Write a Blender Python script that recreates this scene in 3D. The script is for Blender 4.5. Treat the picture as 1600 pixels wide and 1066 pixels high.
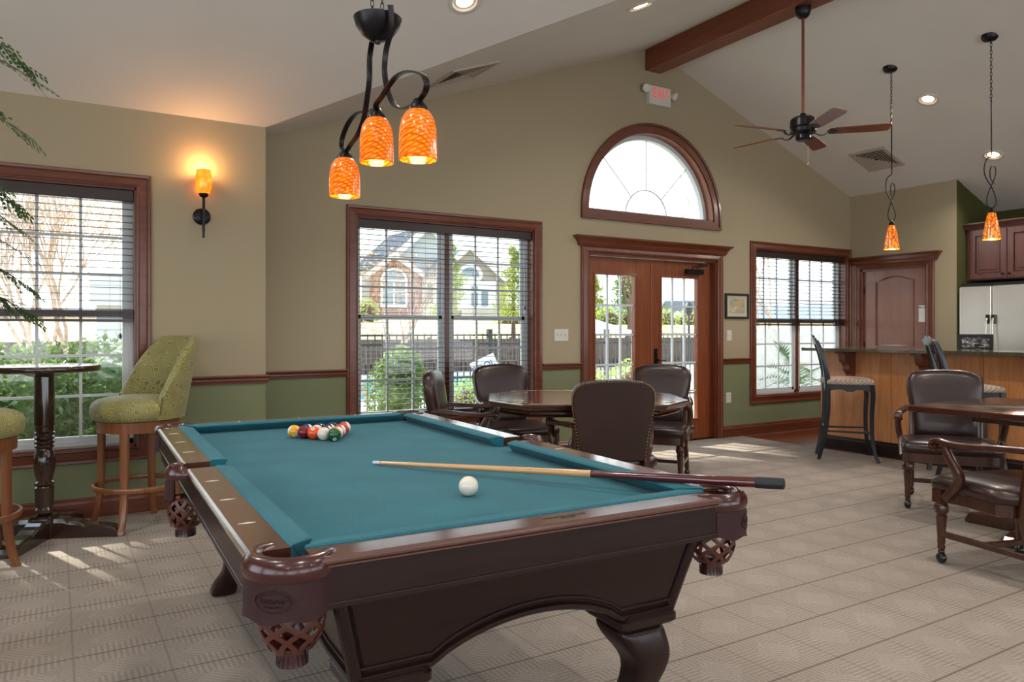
import bpy, bmesh, math, random
from mathutils import Vector, Matrix, Euler, Quaternion
from mathutils.geometry import tessellate_polygon
PI = math.pi
S = bpy.context.scene
for o in list(bpy.data.objects): bpy.data.objects.remove(o)
COL = S.collection
# ---------------------------------------------------------------- camera, sky, sun, exposure
cd = bpy.data.cameras.new('camera'); cam = bpy.data.objects.new('camera', cd); COL.objects.link(cam)
cam.location = (0, 0, 1.22); cam.rotation_euler = (PI/2, 0, -math.radians(31.4))
cd.sensor_width = 36; cd.lens = 1170/1600*36; cd.shift_y = -17/1600; cd.clip_start = .05; cd.clip_end = 400
S.camera = cam
S.view_settings.view_transform = 'Standard'; S.view_settings.look = 'None'
S.view_settings.gamma = 1; S.view_settings.exposure = 0.03
try: S.view_settings.use_curve_mapping = False
except Exception: pass
W = bpy.data.worlds.new('sky'); S.world = W; W.use_nodes = True
wn = W.node_tree.nodes; wl = W.node_tree.links; wn.clear()
wo = wn.new('ShaderNodeOutputWorld'); wb = wn.new('ShaderNodeBackground'); wr = wn.new('ShaderNodeValToRGB')
wt = wn.new('ShaderNodeTexCoord'); wx = wn.new('ShaderNodeSeparateXYZ')
wl.new(wt.outputs['Generated'], wx.inputs[0]); wl.new(wx.outputs['Z'], wr.inputs[0])
wl.new(wr.outputs[0], wb.inputs[0]); wl.new(wb.outputs[0], wo.inputs[0])
wr.color_ramp.elements[0].position = 0.0; wr.color_ramp.elements[0].color = (.93, .96, 1, 1)
wr.color_ramp.elements[1].position = .75; wr.color_ramp.elements[1].color = (.60, .76, 1.0, 1)
e = wr.color_ramp.elements.new(.22); e.color = (.86, .93, 1.0, 1)
wb.inputs[1].default_value = 3.6
sd = bpy.data.lights.new('sun', 'SUN'); sun = bpy.data.objects.new('sun', sd); COL.objects.link(sun)
sd.energy = 15.0; sd.angle = math.radians(.8); sd.color = (1, .93, .80)
sun.location = (-4, 12, 9)
sun.rotation_euler = Vector((.35, -1.0, -.60)).to_track_quat('-Z', 'Y').to_euler()
# ---------------------------------------------------------------- materials
def lin(h):
    h = h.lstrip('#'); r = []
    for i in (0, 2, 4):
        c = int(h[i:i+2], 16)/255; r.append(c/12.92 if c <= .04045 else ((c+.055)/1.055)**2.4)
    return (*r, 1)
M = {}
class NT:
    def __init__(s, name):
        s.m = bpy.data.materials.new(name); s.m.use_nodes = True; M[name] = s.m
        s.t = s.m.node_tree; s.n = s.t.nodes; s.b = s.n['Principled BSDF']; s.out = s.n['Material Output']
    def new(s, ty, **k):
        x = s.n.new('ShaderNode'+ty)
        for a, v in k.items(): setattr(x, a, v)
        return x
    def lk(s, a, b): s.t.links.new(a, b)
    def coord(s, scale=(1, 1, 1), kind='Object', loc=(0, 0, 0), rot=(0, 0, 0)):
        c = s.new('TexCoord'); m = s.new('Mapping'); s.lk(c.outputs[kind], m.inputs[0])
        m.inputs['Scale'].default_value = scale; m.inputs['Location'].default_value = loc; m.inputs['Rotation'].default_value = rot
        return m.outputs[0]
    def noise(s, vec, scale, detail=3, rough=.5, dist=0):
        x = s.new('TexNoise'); s.lk(vec, x.inputs['Vector']); x.inputs['Scale'].default_value = scale
        x.inputs['Detail'].default_value = detail; x.inputs['Roughness'].default_value = rough; x.inputs['Distortion'].default_value = dist
        return x.outputs[0]
    def ramp(s, f, stops):
        r = s.new('ValToRGB'); s.lk(f, r.inputs[0]); el = r.color_ramp.elements
        while len(el) < len(stops): el.new(.5)
        for e_, (p, c) in zip(el, stops): e_.position = p; e_.color = c if not isinstance(c, str) else lin(c)
        return r.outputs[0]
    def math(s, op, a, b=None, c=None):
        x = s.new('Math', operation=op)
        for i, v in enumerate((a, b, c)):
            if v is None: continue
            if isinstance(v, (int, float)): x.inputs[i].default_value = v
            else: s.lk(v, x.inputs[i])
        return x.outputs[0]
    def mix(s, f, a, b, mode='MIX'):
        x = s.new('Mix', data_type='RGBA', blend_type=mode)
        for sock, v in ((x.inputs[0], f), (x.inputs[6], a), (x.inputs[7], b)):
            if isinstance(v, str): v = lin(v)
            if isinstance(v, (int, float, tuple)): sock.default_value = v
            else: s.lk(v, sock)
        return x.outputs[2]
    def xyz(s, v):
        x = s.new('SeparateXYZ'); s.lk(v, x.inputs[0]); return x.outputs
    def bump(s, h, strength=.3, dist=.01):
        x = s.new('Bump'); s.lk(h, x.inputs['Height']); x.inputs['Strength'].default_value = strength; x.inputs['Distance'].default_value = dist
        s.lk(x.outputs[0], s.b.inputs['Normal'])
    def set(s, color=None, rough=None, metal=None, coat=None, spec=None, sheen=None):
        b = s.b.inputs
        if color is not None:
            if isinstance(color, str): color = lin(color)
            if isinstance(color, tuple): b['Base Color'].default_value = color
            else: s.lk(color, b['Base Color'])
        if rough is not None:
            if isinstance(rough, (int, float)): b['Roughness'].default_value = rough
            else: s.lk(rough, b['Roughness'])
        if metal is not None: b['Metallic'].default_value = metal
        if coat is not None: b['Coat Weight'].default_value = coat; b['Coat Roughness'].default_value = .14
        if spec is not None: b['Specular IOR Level'].default_value = spec
        if sheen is not None: b['Sheen Weight'].default_value = sheen
        return s
def plain(name, col, rough=.5, metal=0, coat=None, noise_amt=.12, nscale=8, spec=None):
    t = NT(name); v = t.coord(); n = t.noise(v, nscale, 4)
    c = lin(col); d = tuple(x*(1-noise_amt) for x in c[:3])+(1,); u = tuple(min(1, x*(1+noise_amt)) for x in c[:3])+(1,)
    t.set(t.ramp(n, [(.3, d), (.7, u)]), rough, metal, coat, spec); return t
def wood(name, dark, light, rough=.35, axis=2, scale=1.0, coat=.3, spec=.5):
    t = NT(name); sc = [14, 14, 14]; sc[axis] = 1.1
    v = t.coord(tuple(x*scale for x in sc)); n = t.noise(v, 1.6, 6, .6, 1.2); n2 = t.noise(v, 9, 3, .6)
    f = t.math('ADD', t.math('MULTIPLY', n, .75), t.math('MULTIPLY', n2, .25))
    t.set(t.ramp(f, [(.32, dark), (.68, light)]), rough, 0, coat, spec); t.bump(n2, .05, .002); return t
plain('ceiling_paint', '#d9d5cd', .9, nscale=2, noise_amt=.02)
t = NT('wall_paint'); v = t.coord(kind='Object'); z = t.xyz(v)[2]
f = t.math('GREATER_THAN', z, .87)
t.set(t.mix(f, '#767d5c', '#a3967b'), .85); t.bump(t.noise(v, 160, 2), .05, .002)
plain('olive_paint', '#45451a', .85, noise_amt=.03)
plain('outer_wall', '#9a938c', .9)
wood('cherry_trim', '#502413', '#74391e', .38, 0)
wood('cherry_trim_v', '#502413', '#74391e', .38, 2)
wood('door_wood', '#6a3418', '#8a4826', .35, 2)
wood('closet_door', '#82574a', '#8f6353', .35, 2, coat=.2)
wood('beam_wood', '#6b331d', '#8a4a2e', .4, 1)
wood('blind_wood', '#1f100c', '#321a14', .4, 0)
wood('pool_wood', '#180b09', '#281410', .34, 0, coat=.12, spec=.3)
wood('pool_wood_v', '#180b09', '#281410', .34, 2, coat=.12, spec=.3)
wood('rail_wood', '#44221b', '#552c22', .22, 0, coat=1, spec=.9)
M['rail_wood'].node_tree.nodes['Principled BSDF'].inputs['Coat IOR'].default_value = 1.6
wood('chair_wood', '#2c140b', '#4c2613', .28, 2, coat=.5)
wood('stool_wood', '#6d3f22', '#8d5731', .3, 2, coat=.4)
wood('table_wood', '#2e150d', '#4a2617', .18, 0, coat=.8)
wood('game_top', '#4a1f17', '#6d3526', .12, 0, coat=.9)
wood('pub_wood', '#1d100c', '#3a2117', .16, 2, coat=.9)
wood('bar_panel', '#b06e40', '#d4935c', .32, 2, coat=.3)
wood('cabinet_wood', '#5e3a33', '#704a41', .3, 2, coat=.4)
wood('fan_wood', '#6a3420', '#864a30', .4, 0)
wood('maple', '#b98b58', '#d3a874', .25, 1, coat=.6)
wood('cue_butt', '#3a0d10', '#571a1a', .15, 1, coat=.9)
wood('kitchen_floor', '#6a2f1a', '#8a4527', .22, 1, coat=.5)
t = NT('carpet'); v = t.coord()
tile = t.coord((1/.304, 1/.2945, 1), loc=(-2.49/.304+20, -1.75/.2945+20, 0)); X, Y, Z = t.xyz(tile)
fx = t.math('SUBTRACT', t.math('FRACT', X), .5); fy = t.math('SUBTRACT', t.math('FRACT', Y), .5)
ax = t.math('ABSOLUTE', fx); ay = t.math('ABSOLUTE', fy); dm = t.math('ADD', ax, ay); mx = t.math('MAXIMUM', ax, ay)
inner = t.math('LESS_THAN', mx, .22)
sv = t.math('SINE', t.math('MULTIPLY', X, 2*PI*15)); sh = t.math('SINE', t.math('MULTIPLY', Y, 2*PI*15))
hor = t.math('GREATER_THAN', ay, ax)
ring = t.math('ADD', t.math('MULTIPLY', hor, sv), t.math('MULTIPLY', t.math('SUBTRACT', 1, hor), sh))
wv = t.noise(v, 130, 2)
core = t.math('SINE', t.math('ADD', t.math('MULTIPLY', t.math('ADD', X, Y), 2*PI*11), t.math('MULTIPLY', wv, 5)))
st = t.math('ADD', t.math('MULTIPLY', inner, core), t.math('MULTIPLY', t.math('SUBTRACT', 1, inner), ring))
loop = t.math('MULTIPLY', t.math('SINE', t.math('MULTIPLY', X, 2*PI*44)), t.math('SINE', t.math('MULTIPLY', Y, 2*PI*40)))
seamy = t.math('GREATER_THAN', ay, .485); seamx = t.math('GREATER_THAN', ax, .488)
g = t.math('ADD', t.math('MULTIPLY', st, .085), t.math('MULTIPLY', loop, .12)); g = t.math('ADD', g, t.math('MULTIPLY', wv, .35))
g = t.math('ADD', g, t.math('MULTIPLY', t.noise(v, 1.2, 3), .12)); g = t.math('ADD', g, t.math('MULTIPLY', t.math('LESS_THAN', dm, .34), .05))
c = t.ramp(g, [(.0, '#776d64'), (.60, '#b8aca1')])
c = t.mix(t.math('MULTIPLY', seamy, .75), c, '#5e5249'); c = t.mix(t.math('MULTIPLY', seamx, .35), c, '#5e5249')
t.set(c, .95, spec=.2); t.bump(t.math('SUBTRACT', g, t.math('MULTIPLY', seamy, .3)), .5, .004)
t = NT('felt'); v = t.coord(); n = t.noise(v, 450, 3); n2 = t.noise(v, 5, 4)
t.set(t.ramp(t.math('ADD', t.math('MULTIPLY', n, .7), t.math('MULTIPLY', n2, .3)), [(.35, '#155360'), (.68, '#277080')]), .9, spec=.2, sheen=.08); t.bump(n, .25, .001)
def leather(name, d, l, rough=.32, sc=60, coat=.15):
    t = NT(name); v = t.coord(); n = t.noise(v, 3, 4); x = t.new('TexVoronoi'); t.lk(v, x.inputs['Vector']); x.inputs['Scale'].default_value = sc*3
    t.set(t.ramp(n, [(.3, d), (.7, l)]), rough, 0, coat); t.bump(x.outputs[0], .12, .001); return t
leather('brown_leather', '#22120f', '#351d18')
leather('maroon_leather', '#30100f', '#451a18', .25, 30, .4)
leather('net_leather', '#3c1a14', '#5a2a20', .35, 30)
t = NT('embossed_leather'); v = t.coord((1, 1, 1)); X, Y, Z = t.xyz(v)
an = t.math('ARCTAN2', Y, X)
w1 = t.math('MULTIPLY', t.math('SINE', t.math('MULTIPLY', an, 150)), t.math('SINE', t.math('MULTIPLY', Z, 2*PI*300)))
t.set(t.ramp(w1, [(.0, '#26090b'), (1, '#3e1415')]), .48, 0, 0, .35); t.bump(w1, .5, .0012)
t = NT('swirl_fabric'); v = t.coord(); x = t.new('TexVoronoi'); t.lk(v, x.inputs['Vector']); x.inputs['Scale'].default_value = 17
r_ = t.math('SINE', t.math('MULTIPLY', x.outputs[0], 46)); n = t.noise(v, 9, 4)
c = t.mix(t.math('MULTIPLY', t.math('GREATER_THAN', r_, .25), .75), t.ramp(n, [(.3, '#8e8a50'), (.7, '#a7a063')]), '#59552a')
t.set(c, .6, sheen=.2); t.bump(r_, .2, .001)
t = NT('lattice_fabric'); v = t.coord((1, 1, 1), rot=(0, 0, PI/4)); X, Y, Z = t.xyz(v)
a = t.math('ABSOLUTE', t.math('SINE', t.math('MULTIPLY', t.math('ADD', X, Z), 120))); b = t.math('ABSOLUTE', t.math('SINE', t.math('MULTIPLY', t.math('SUBTRACT', Y, Z), 120)))
t.set(t.mix(t.math('LESS_THAN', t.math('MINIMUM', a, b), .2), '#b3a08f', '#5c4a48'), .8)
plain('navy_paint', '#10171f', .3, coat=.2)
plain('bronze_metal', '#221f22', .32, .6, nscale=30)
plain('black_plastic', '#17181a', .4)
plain('black_rubber', '#14181c', .55, nscale=60)
plain('caster', '#1b1b1d', .18, .3, coat=.6)
plain('brass_nail', '#8a7a58', .35, .9)
plain('white_vinyl', '#cdd2d4', .4, noise_amt=.03)
plain('white_plastic', '#cfccc4', .4, noise_amt=.03)
plain('vent_white', '#b4aa9e', .6, noise_amt=.03)
plain('vent_dark', '#3a3733', .8)
plain('mother_of_pearl', '#e9e4d8', .2, coat=.5)
plain('paper_white', '#dcdcd8', .7, noise_amt=.04)
plain('ink_blue', '#2f3f9a', .6)
plain('red_letter', '#d2372f', .5)
plain('ink_black', '#1a1a20', .4)
plain('table_chalk_tip', '#c9d6e8', .6)
t = NT('granite'); v = t.coord(); x = t.new('TexVoronoi'); t.lk(v, x.inputs['Vector']); x.inputs['Scale'].default_value = 220
t.set(t.ramp(t.math('ADD', t.math('MULTIPLY', x.outputs[0], .8), t.math('MULTIPLY', t.noise(v, 60, 4), .5)), [(.3, '#14130f'), (.6, '#3c372a'), (.9, '#6f6850')]), .12, 0, .5)
t = NT('stainless'); v = t.coord(); n = t.noise(v, 2, 2)
t.set(t.ramp(n, [(.3, '#d6d3cc'), (.7, '#e2dfd8')]), .27, .85)
t = NT('window_glass'); tr = t.new('BsdfTransparent'); gl = t.new('BsdfGlossy'); mx_ = t.new('MixShader'); fr = t.new('LayerWeight'); fr.inputs[0].default_value = .5; fp = t.math('MULTIPLY_ADD', t.math('POWER', fr.outputs['Facing'], 5), .6, .035)
gl.inputs['Roughness'].default_value = .02; tr.inputs[0].default_value = (.96, .98, .97, 1)
t.lk(fp, mx_.inputs[0]); t.lk(tr.outputs[0], mx_.inputs[1]); t.lk(gl.outputs[0], mx_.inputs[2]); t.lk(mx_.outputs[0], t.out.inputs[0])
def glow(name, a, b, strength, sc, stretch=(1, 1, 1), streak=False):
    t = NT(name); v = t.coord(stretch, rot=(0, .5, .3)); x = t.new('TexVoronoi'); t.lk(v, x.inputs['Vector']); x.inputs['Scale'].default_value = sc
    n = t.noise(v, sc*.5, 4, .6, 1.5)
    f = t.math('ADD', t.math('MULTIPLY', x.outputs[0], .9), t.math('MULTIPLY', n, .35))
    if streak:
        w = t.coord(); X, Y, Z = t.xyz(w); nn = t.noise(w, 60, 2)
        s1 = t.math('SINE', t.math('ADD', t.math('ADD', t.math('MULTIPLY', t.math('ADD', X, Y), 230), t.math('MULTIPLY', Z, 300)), t.math('MULTIPLY', nn, 5)))
        s2 = t.math('SINE', t.math('ADD', t.math('MULTIPLY', Z, 480), t.math('MULTIPLY', t.math('SUBTRACT', Y, X), 160)))
        f = t.math('ADD', t.math('MULTIPLY', t.math('MAXIMUM', s1, s2), .30), .40); f = t.math('ADD', f, t.math('MULTIPLY', t.math('SUBTRACT', n, .5), .3))
    c = t.ramp(f, [(.28, a), (.8, b)]); t.set(c, .12, 0, .6)
    t.lk(c, t.b.inputs['Emission Color']); t.b.inputs['Emission Strength'].default_value = strength; return t
glow('amber_glass', '#ff8210', '#942a03', .85, 30, (1, 1, 1), True)
glow('amber_cone_glass', '#ff9a1c', '#a03c08', .85, 60)
glow('sconce_glass', '#ffa028', '#ff7c12', 1.35, 20)
def emit(name, col, st):
    t = NT(name); t.set(col, .5); t.b.inputs['Emission Color'].default_value = lin(col); t.b.inputs['Emission Strength'].default_value = st; return t
emit('lamp_glow', '#ffd9a0', 14); emit('bulb_glow', '#ffcf8a', 1.6); emit('exit_red', '#e8473e', .55)
emit('shade_inner', '#ffb878', .8)
# outdoor
plain('concrete', '#cfc9bd', .9, nscale=1.5)
plain('dry_grass', '#c0a878', .95, nscale=3, noise_amt=.25)
plain('mulch', '#8a6f58', .95, nscale=10, noise_amt=.3)
plain('fence_black', '#2c2f33', .5)
plain('fence_wood', '#54463d', .8, nscale=6, noise_amt=.3)
plain('pool_tile', '#5fb3bd', .3, nscale=2)
t = plain('pool_water', '#5fb9c6', .05, nscale=3)
t = NT('brick'); v = t.coord((1, 1, 1), rot=(PI/2, 0, 0)); x = t.new('TexBrick'); t.lk(v, x.inputs['Vector']); x.inputs['Scale'].default_value = 4
x.inputs['Color1'].default_value = lin('#7d5048'); x.inputs['Color2'].default_value = lin('#8f6257'); x.inputs['Mortar'].default_value = lin('#a59a92'); t.set(x.outputs[0], .9)
def siding(name, col):
    t = NT(name); v = t.coord(); Z = t.xyz(v)[2]; s_ = t.math('GREATER_THAN', t.math('FRACT', t.math('MULTIPLY', Z, 6)), .12)
    c = lin(col); t.set(t.mix(s_, tuple(x*.7 for x in c[:3])+(1,), c), .8)
siding('grey_siding', '#a8aeb2'); siding('taupe_siding', '#a59c90'); siding('white_siding', '#d4d6d4')
plain('white_trim', '#dde0e0', .6, noise_amt=.02); plain('roof_shingle', '#6b7684', .9, nscale=14); plain('house_glass', '#5f7480', .1, .0, coat=.6)
plain('stucco', '#bdb7ac', .95); plain('hill_blue', '#9aa2a8', 1)
def leafm(name, a, b, c_, rough=.5, tl=.35):
    t = NT(name); v = t.coord(); n = t.noise(v, 3.2, 5, .7); n2 = t.noise(v, 23, 2)
    col = t.ramp(t.math('ADD', t.math('MULTIPLY', n, .55), t.math('MULTIPLY', n2, .45)), [(.32, a), (.5, b), (.68, c_)]); t.set(col, rough)
    tb = t.new('BsdfTranslucent'); ms = t.new('MixShader'); ms.inputs[0].default_value = tl
    t.lk(col, tb.inputs[0]); t.lk(t.b.outputs[0], ms.inputs[1]); t.lk(tb.outputs[0], ms.inputs[2]); t.lk(ms.outputs[0], t.out.inputs[0])
leafm('hedge_leaf', '#3c5230', '#7c9454', '#b4c884', .3); leafm('conifer_leaf', '#5c7030', '#93a044', '#c6c456', .6)
leafm('dark_conifer_leaf', '#33502c', '#567a40', '#7f9a55', .6); leafm('autumn_leaf', '#a8764f', '#c79a70', '#dcc09a', .7)
leafm('shrub_leaf', '#7c9440', '#a8bc58', '#d2dc88', .5); leafm('palm_leaf', '#22341f', '#3f5c36', '#6d8a58', .35)
leafm('indoor_leaf', '#16300f', '#2c5220', '#4d7a34', .35, .2)
plain('bark_pale', '#b09a86', .9, nscale=14, noise_amt=.3); plain('bark_dark', '#5c4a3c', .9, nscale=14)
plain('terracotta', '#7d5038', .8)
# ---------------------------------------------------------------- mesh helpers
class MB:
    def __init__(s): s.v = []; s.f = []
    def add(s, vs, fs, mat=None):
        k = len(s.v); s.v += [tuple(mat @ Vector(p)) if mat else tuple(p) for p in vs]
        s.f += [tuple(i+k for i in f) for f in fs]; return s
    def box(s, c, d, rot=None):
        x, y, z = (q/2 for q in d)
        vs = [(-x,-y,-z),(x,-y,-z),(x,y,-z),(-x,y,-z),(-x,-y,z),(x,-y,z),(x,y,z),(-x,y,z)]
        m = Matrix.Translation(c) @ (rot.to_matrix().to_4x4() if rot else Matrix())
        return s.add(vs, [(0,3,2,1),(4,5,6,7),(0,1,5,4),(1,2,6,5),(2,3,7,6),(3,0,4,7)], m)
    def bx(s, x0, x1, y0, y1, z0, z1): return s.box(((x0+x1)/2,(y0+y1)/2,(z0+z1)/2), (abs(x1-x0),abs(y1-y0),abs(z1-z0)))
    def loft(s, rings, closed=False, caps=True, mat=None):
        n = len(rings[0]); vs = [p for r in rings for p in r]; fs = []
        R = len(rings)
        for i in range(R if closed else R-1):
            j = (i+1) % R
            for k in range(n): fs.append((i*n+k, i*n+(k+1)%n, j*n+(k+1)%n, j*n+k))
        if caps and not closed: fs += [tuple(range(n-1,-1,-1)), tuple((R-1)*n+k for k in range(n))]
        return s.add(vs, fs, mat)
    def lathe(s, prof, n=24, c=(0,0,0), mat=None, caps=True):
        rings = [[(c[0]+max(r,.0002)*math.cos(2*PI*k/n), c[1]+max(r,.0002)*math.sin(2*PI*k/n), c[2]+z) for k in range(n)] for r, z in prof]
        return s.loft(rings, caps=caps, mat=mat)
    def frames(s, pts, closed=False):
        pts = [Vector(p) for p in pts]; T = []; N = len(pts)
        for i in range(N):
            a = pts[i-1] if (i > 0 or closed) else pts[i]; b = pts[(i+1) % N] if (i < N-1 or closed) else pts[i]
            T.append((b-a).normalized())
        up = Vector((0,0,1)) if abs(T[0].z) < .9 else Vector((0,1,0))
        u = (up - T[0]*up.dot(T[0])).normalized(); out = []
        for i in range(N):
            u = (u - T[i]*u.dot(T[i])); u = u.normalized() if u.length > 1e-6 else Vector((1,0,0))
            out.append((pts[i], T[i], u, T[i].cross(u)))
        return out
    def tube(s, pts, r, n=8, closed=False):
        fr = s.frames(pts, closed); rs = r if isinstance(r, (list, tuple)) else [r]*len(fr)
        return s.loft([[p+(u*math.cos(2*PI*k/n)+w*math.sin(2*PI*k/n))*q for k in range(n)] for (p, t_, u, w), q in zip(fr, rs)], closed)
    def strap(s, pts, a, b, side, closed=False, bev=.25):
        # rectangular section: a along 'side', b across; side = Vector or function(i, p, tangent)
        fr = s.frames(pts, closed); rings = []; N = len(fr)
        for i, (p, t_, u, w) in enumerate(fr):
            sd_ = Vector(side(i, p, t_)) if callable(side) else Vector(side)
            sd_ = (sd_ - t_*sd_.dot(t_)).normalized(); w = t_.cross(sd_)
            A = (a[i] if isinstance(a, (list, tuple)) else a)/2; B = (b[i] if isinstance(b, (list, tuple)) else b)/2; q = 1-bev
            rings.append([p+sd_*A*x+w*B*y for x, y in ((1,q),(q,1),(-q,1),(-1,q),(-1,-q),(-q,-1),(q,-1),(1,-q))])
        return s.loft(rings, closed)
    def prism(s, poly, h0, h1, axis='z', holes=(), mat=None):
        loops = [list(poly)]+[list(h) for h in holes]
        def P(a, b, h): return {'z': (a,b,h), 'y': (a,h,b), 'x': (h,a,b)}[axis]
        flat = [q for l in loops for q in l]; n = len(flat)
        tris = tessellate_polygon([[Vector((q[0],q[1],0)) for q in l] for l in loops])
        vs = [P(q[0],q[1],h0) for q in flat]+[P(q[0],q[1],h1) for q in flat]; fs = []
        for t_ in tris: fs += [tuple(t_), tuple(i+n for i in reversed(t_))]
        k = 0
        for l in loops:
            m = len(l)
            for i in range(m): j = (i+1) % m; fs.append((k+i, k+j, k+j+n, k+i+n))
            k += m
        return s.add(vs, fs, mat)
    def pad(s, outline, levels, mat=None, center=None):
        cx = sum(p[0] for p in outline)/len(outline) if center is None else center[0]
        cy = sum(p[1] for p in outline)/len(outline) if center is None else center[1]
        return s.loft([[(cx+(p[0]-cx)*k, cy+(p[1]-cy)*k, z) for p in outline] for z, k in levels], mat=mat)
    def sphere(s, c, r, n=16, m=10, sc=(1,1,1)):
        rings = []
        for i in range(m+1):
            a = -PI/2+PI*i/m; rr = max(math.cos(a), .001)*r
            rings.append([(c[0]+rr*math.cos(2*PI*k/n)*sc[0], c[1]+rr*math.sin(2*PI*k/n)*sc[1], c[2]+r*math.sin(a)*sc[2]) for k in range(n)])
        return s.loft(rings)
    def mesh(s, name, mats, smooth=False, bevel=0):
        me = bpy.data.meshes.new(name); me.from_pydata(s.v, [], s.f)
        bm = bmesh.new(); bm.from_mesh(me); bmesh.ops.recalc_face_normals(bm, faces=bm.faces); bm.to_mesh(me); bm.free()
        for m in (mats if isinstance(mats, (list, tuple)) else [mats]): me.materials.append(M[m] if isinstance(m, str) else m)
        if smooth:
            me.polygons.foreach_set('use_smooth', [True]*len(me.polygons))
            try: me.set_sharp_from_angle(angle=math.radians(38 if smooth is True else smooth))
            except Exception: pass
        return me
def ob(name, mb, mats, parent=None, smooth=False, bevel=0, loc=None, rot=None, label=None, seg=2, subs=0):
    o = bpy.data.objects.new(name, mb.mesh(name, mats, smooth)); COL.objects.link(o)
    if parent: o.parent = parent
    if loc: o.location = loc
    if rot: o.rotation_euler = rot
    if label: o['label'] = label
    if bevel:
        b = o.modifiers.new('bevel', 'BEVEL'); b.width = bevel; b.segments = seg; b.limit_method = 'ANGLE'; b.angle_limit = math.radians(40)
    if subs: m_ = o.modifiers.new('subd', 'SUBSURF'); m_.levels = subs; m_.render_levels = subs
    return o
def tag(o, label, cat, group=None):
    o['label'] = label; o['category'] = cat
    if group: o['group'] = group
    return o
def thing(name, label, cat, loc=(0,0,0), rz=0, group=None):
    o = bpy.data.objects.new(name, None); COL.objects.link(o); o.empty_display_size = .1
    o.location = loc; o.rotation_euler = (0,0,rz); return tag(o, label, cat, group)
def struct(name, mb=None, mats=None, loc=None, **k):
    if mb is None:
        o = bpy.data.objects.new(name, None); COL.objects.link(o)
        if loc: o.location = loc
    else: o = ob(name, mb, mats, loc=loc, **k)
    o['kind'] = 'structure'; return o
KIDS = {}
def copy_tree(o, parent=None):
    c = o.copy(); COL.objects.link(c)
    if parent: c.parent = parent
    for ch in [x for x in bpy.data.objects if x.parent == o and x.name in ALLN]: copy_tree(ch, c)
    return c
def dup(o, label, loc, rz=0, group=None):
    global ALLN
    ALLN = {x.name for x in bpy.data.objects}
    c = copy_tree(o); c.location = loc; c.rotation_euler = (0,0,rz); c['label'] = label
    if group: c['group'] = group
    return c
def arc(cx, cy, r, a0, a1, n, ry=None):
    ry = ry or r
    return [(cx+r*math.cos(math.radians(a0+(a1-a0)*i/n)), cy+ry*math.sin(math.radians(a0+(a1-a0)*i/n))) for i in range(n+1)]
def rrect(w, d, r, n=5, cx=0, cy=0):
    p = []
    for sx, sy, a in ((1,1,0),(-1,1,90),(-1,-1,180),(1,-1,270)): p += arc(cx+sx*(w/2-r), cy+sy*(d/2-r), r, a, a+90, n)
    return p
def spline(pts, n=6, closed=False):
    P = [Vector(p) for p in pts]; out = []; N = len(P)
    for i in range(N if closed else N-1):
        g = lambda k: P[k % N] if closed else P[min(max(k,0),N-1)]
        a, b, c, d = g(i-1), g(i), g(i+1), g(i+2)
        for j in range(n):
            u = j/n; out.append(.5*((2*b)+(c-a)*u+(2*a-5*b+4*c-d)*u*u+(3*b-a-3*c+d)*u**3))
    if not closed: out.append(P[-1])
    return out
def text(name, body, size, mat, parent=None, loc=(0,0,0), rot=(0,0,0), extr=.001, shear=0, sx=1):
    cu = bpy.data.curves.new(name, 'FONT'); cu.body = body; cu.size = size; cu.extrude = extr; cu.align_x = 'CENTER'; cu.align_y = 'CENTER'; cu.shear = shear
    tmp = bpy.data.objects.new('tmp', cu); COL.objects.link(tmp); dg = bpy.context.evaluated_depsgraph_get()
    me = bpy.data.meshes.new_from_object(tmp.evaluated_get(dg)); bpy.data.objects.remove(tmp); me.materials.clear(); me.materials.append(M[mat])
    o = bpy.data.objects.new(name, me); COL.objects.link(o); o.parent = parent; o.location = loc; o.rotation_euler = rot; o.scale = (sx,1,1); return o
RX = lambda a: Matrix.Rotation(a, 4, 'X'); RY = lambda a: Matrix.Rotation(a, 4, 'Y'); RZ = lambda a: Matrix.Rotation(a, 4, 'Z'); TR = Matrix.Translation
# ---------------------------------------------------------------- room shell
ZR = 4.21; SL = .3685; SR = .3732
def zl(x): return ZR-SL*(5.41-x)
def zr(x): return ZR-SR*(x-5.41)
b = MB(); b.bx(-3.2, 6.76, -4.7, 6.02, -.05, 0); struct('floor', b, 'carpet')
b = MB(); b.bx(6.76, 9.8, -4.7, 6.02, -.05, -.003); o = struct('floor_kitchen', b, 'kitchen_floor')
b = MB()
def slab(pts, th=.06):
    k = [(x,y,z) for x,y,z in pts]; n = len(k)
    b.add(k+[(x,y,z+th) for x,y,z in k], [tuple(range(n)), tuple(range(2*n-1,n-1,-1))]+[(i,(i+1)%n,(i+1)%n+n,i+n) for i in range(n)])
yv = 5.6-(ZR-2.70)/SL
slab([(-3.2,5.75,2.70-.15*SL),(1.312,5.6,2.70),(1.312,5.6,2.7),(5.41,yv,ZR),(-3.2,yv,ZR)][:1]+[(1.312,5.75,2.7-.15*SL)]+[(1.312,5.6,2.70),(5.41,yv,ZR),(-3.2,yv,ZR)])
slab([(-3.2,yv,ZR),(5.41,yv,ZR),(5.41,-4.7,ZR),(-3.2,-4.7,ZR)])
slab([(1.312,5.6,2.70),(1.312,6.15,2.70),(5.41,6.15,ZR),(5.41,yv,ZR)])
slab([(5.41,6.15,ZR),(9.8,6.15,zr(9.8)),(9.8,-4.7,zr(9.8)),(5.41,-4.7,ZR)])
struct('ceiling', b, 'ceiling_paint')
YB = 6.0; YA = 5.6; T = .17
W1 = (-1.31, .465, .445, 2.17); W2 = (2.145, 3.905, .445, 2.17); W3 = (6.995, 8.71, .445, 2.17)
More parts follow.
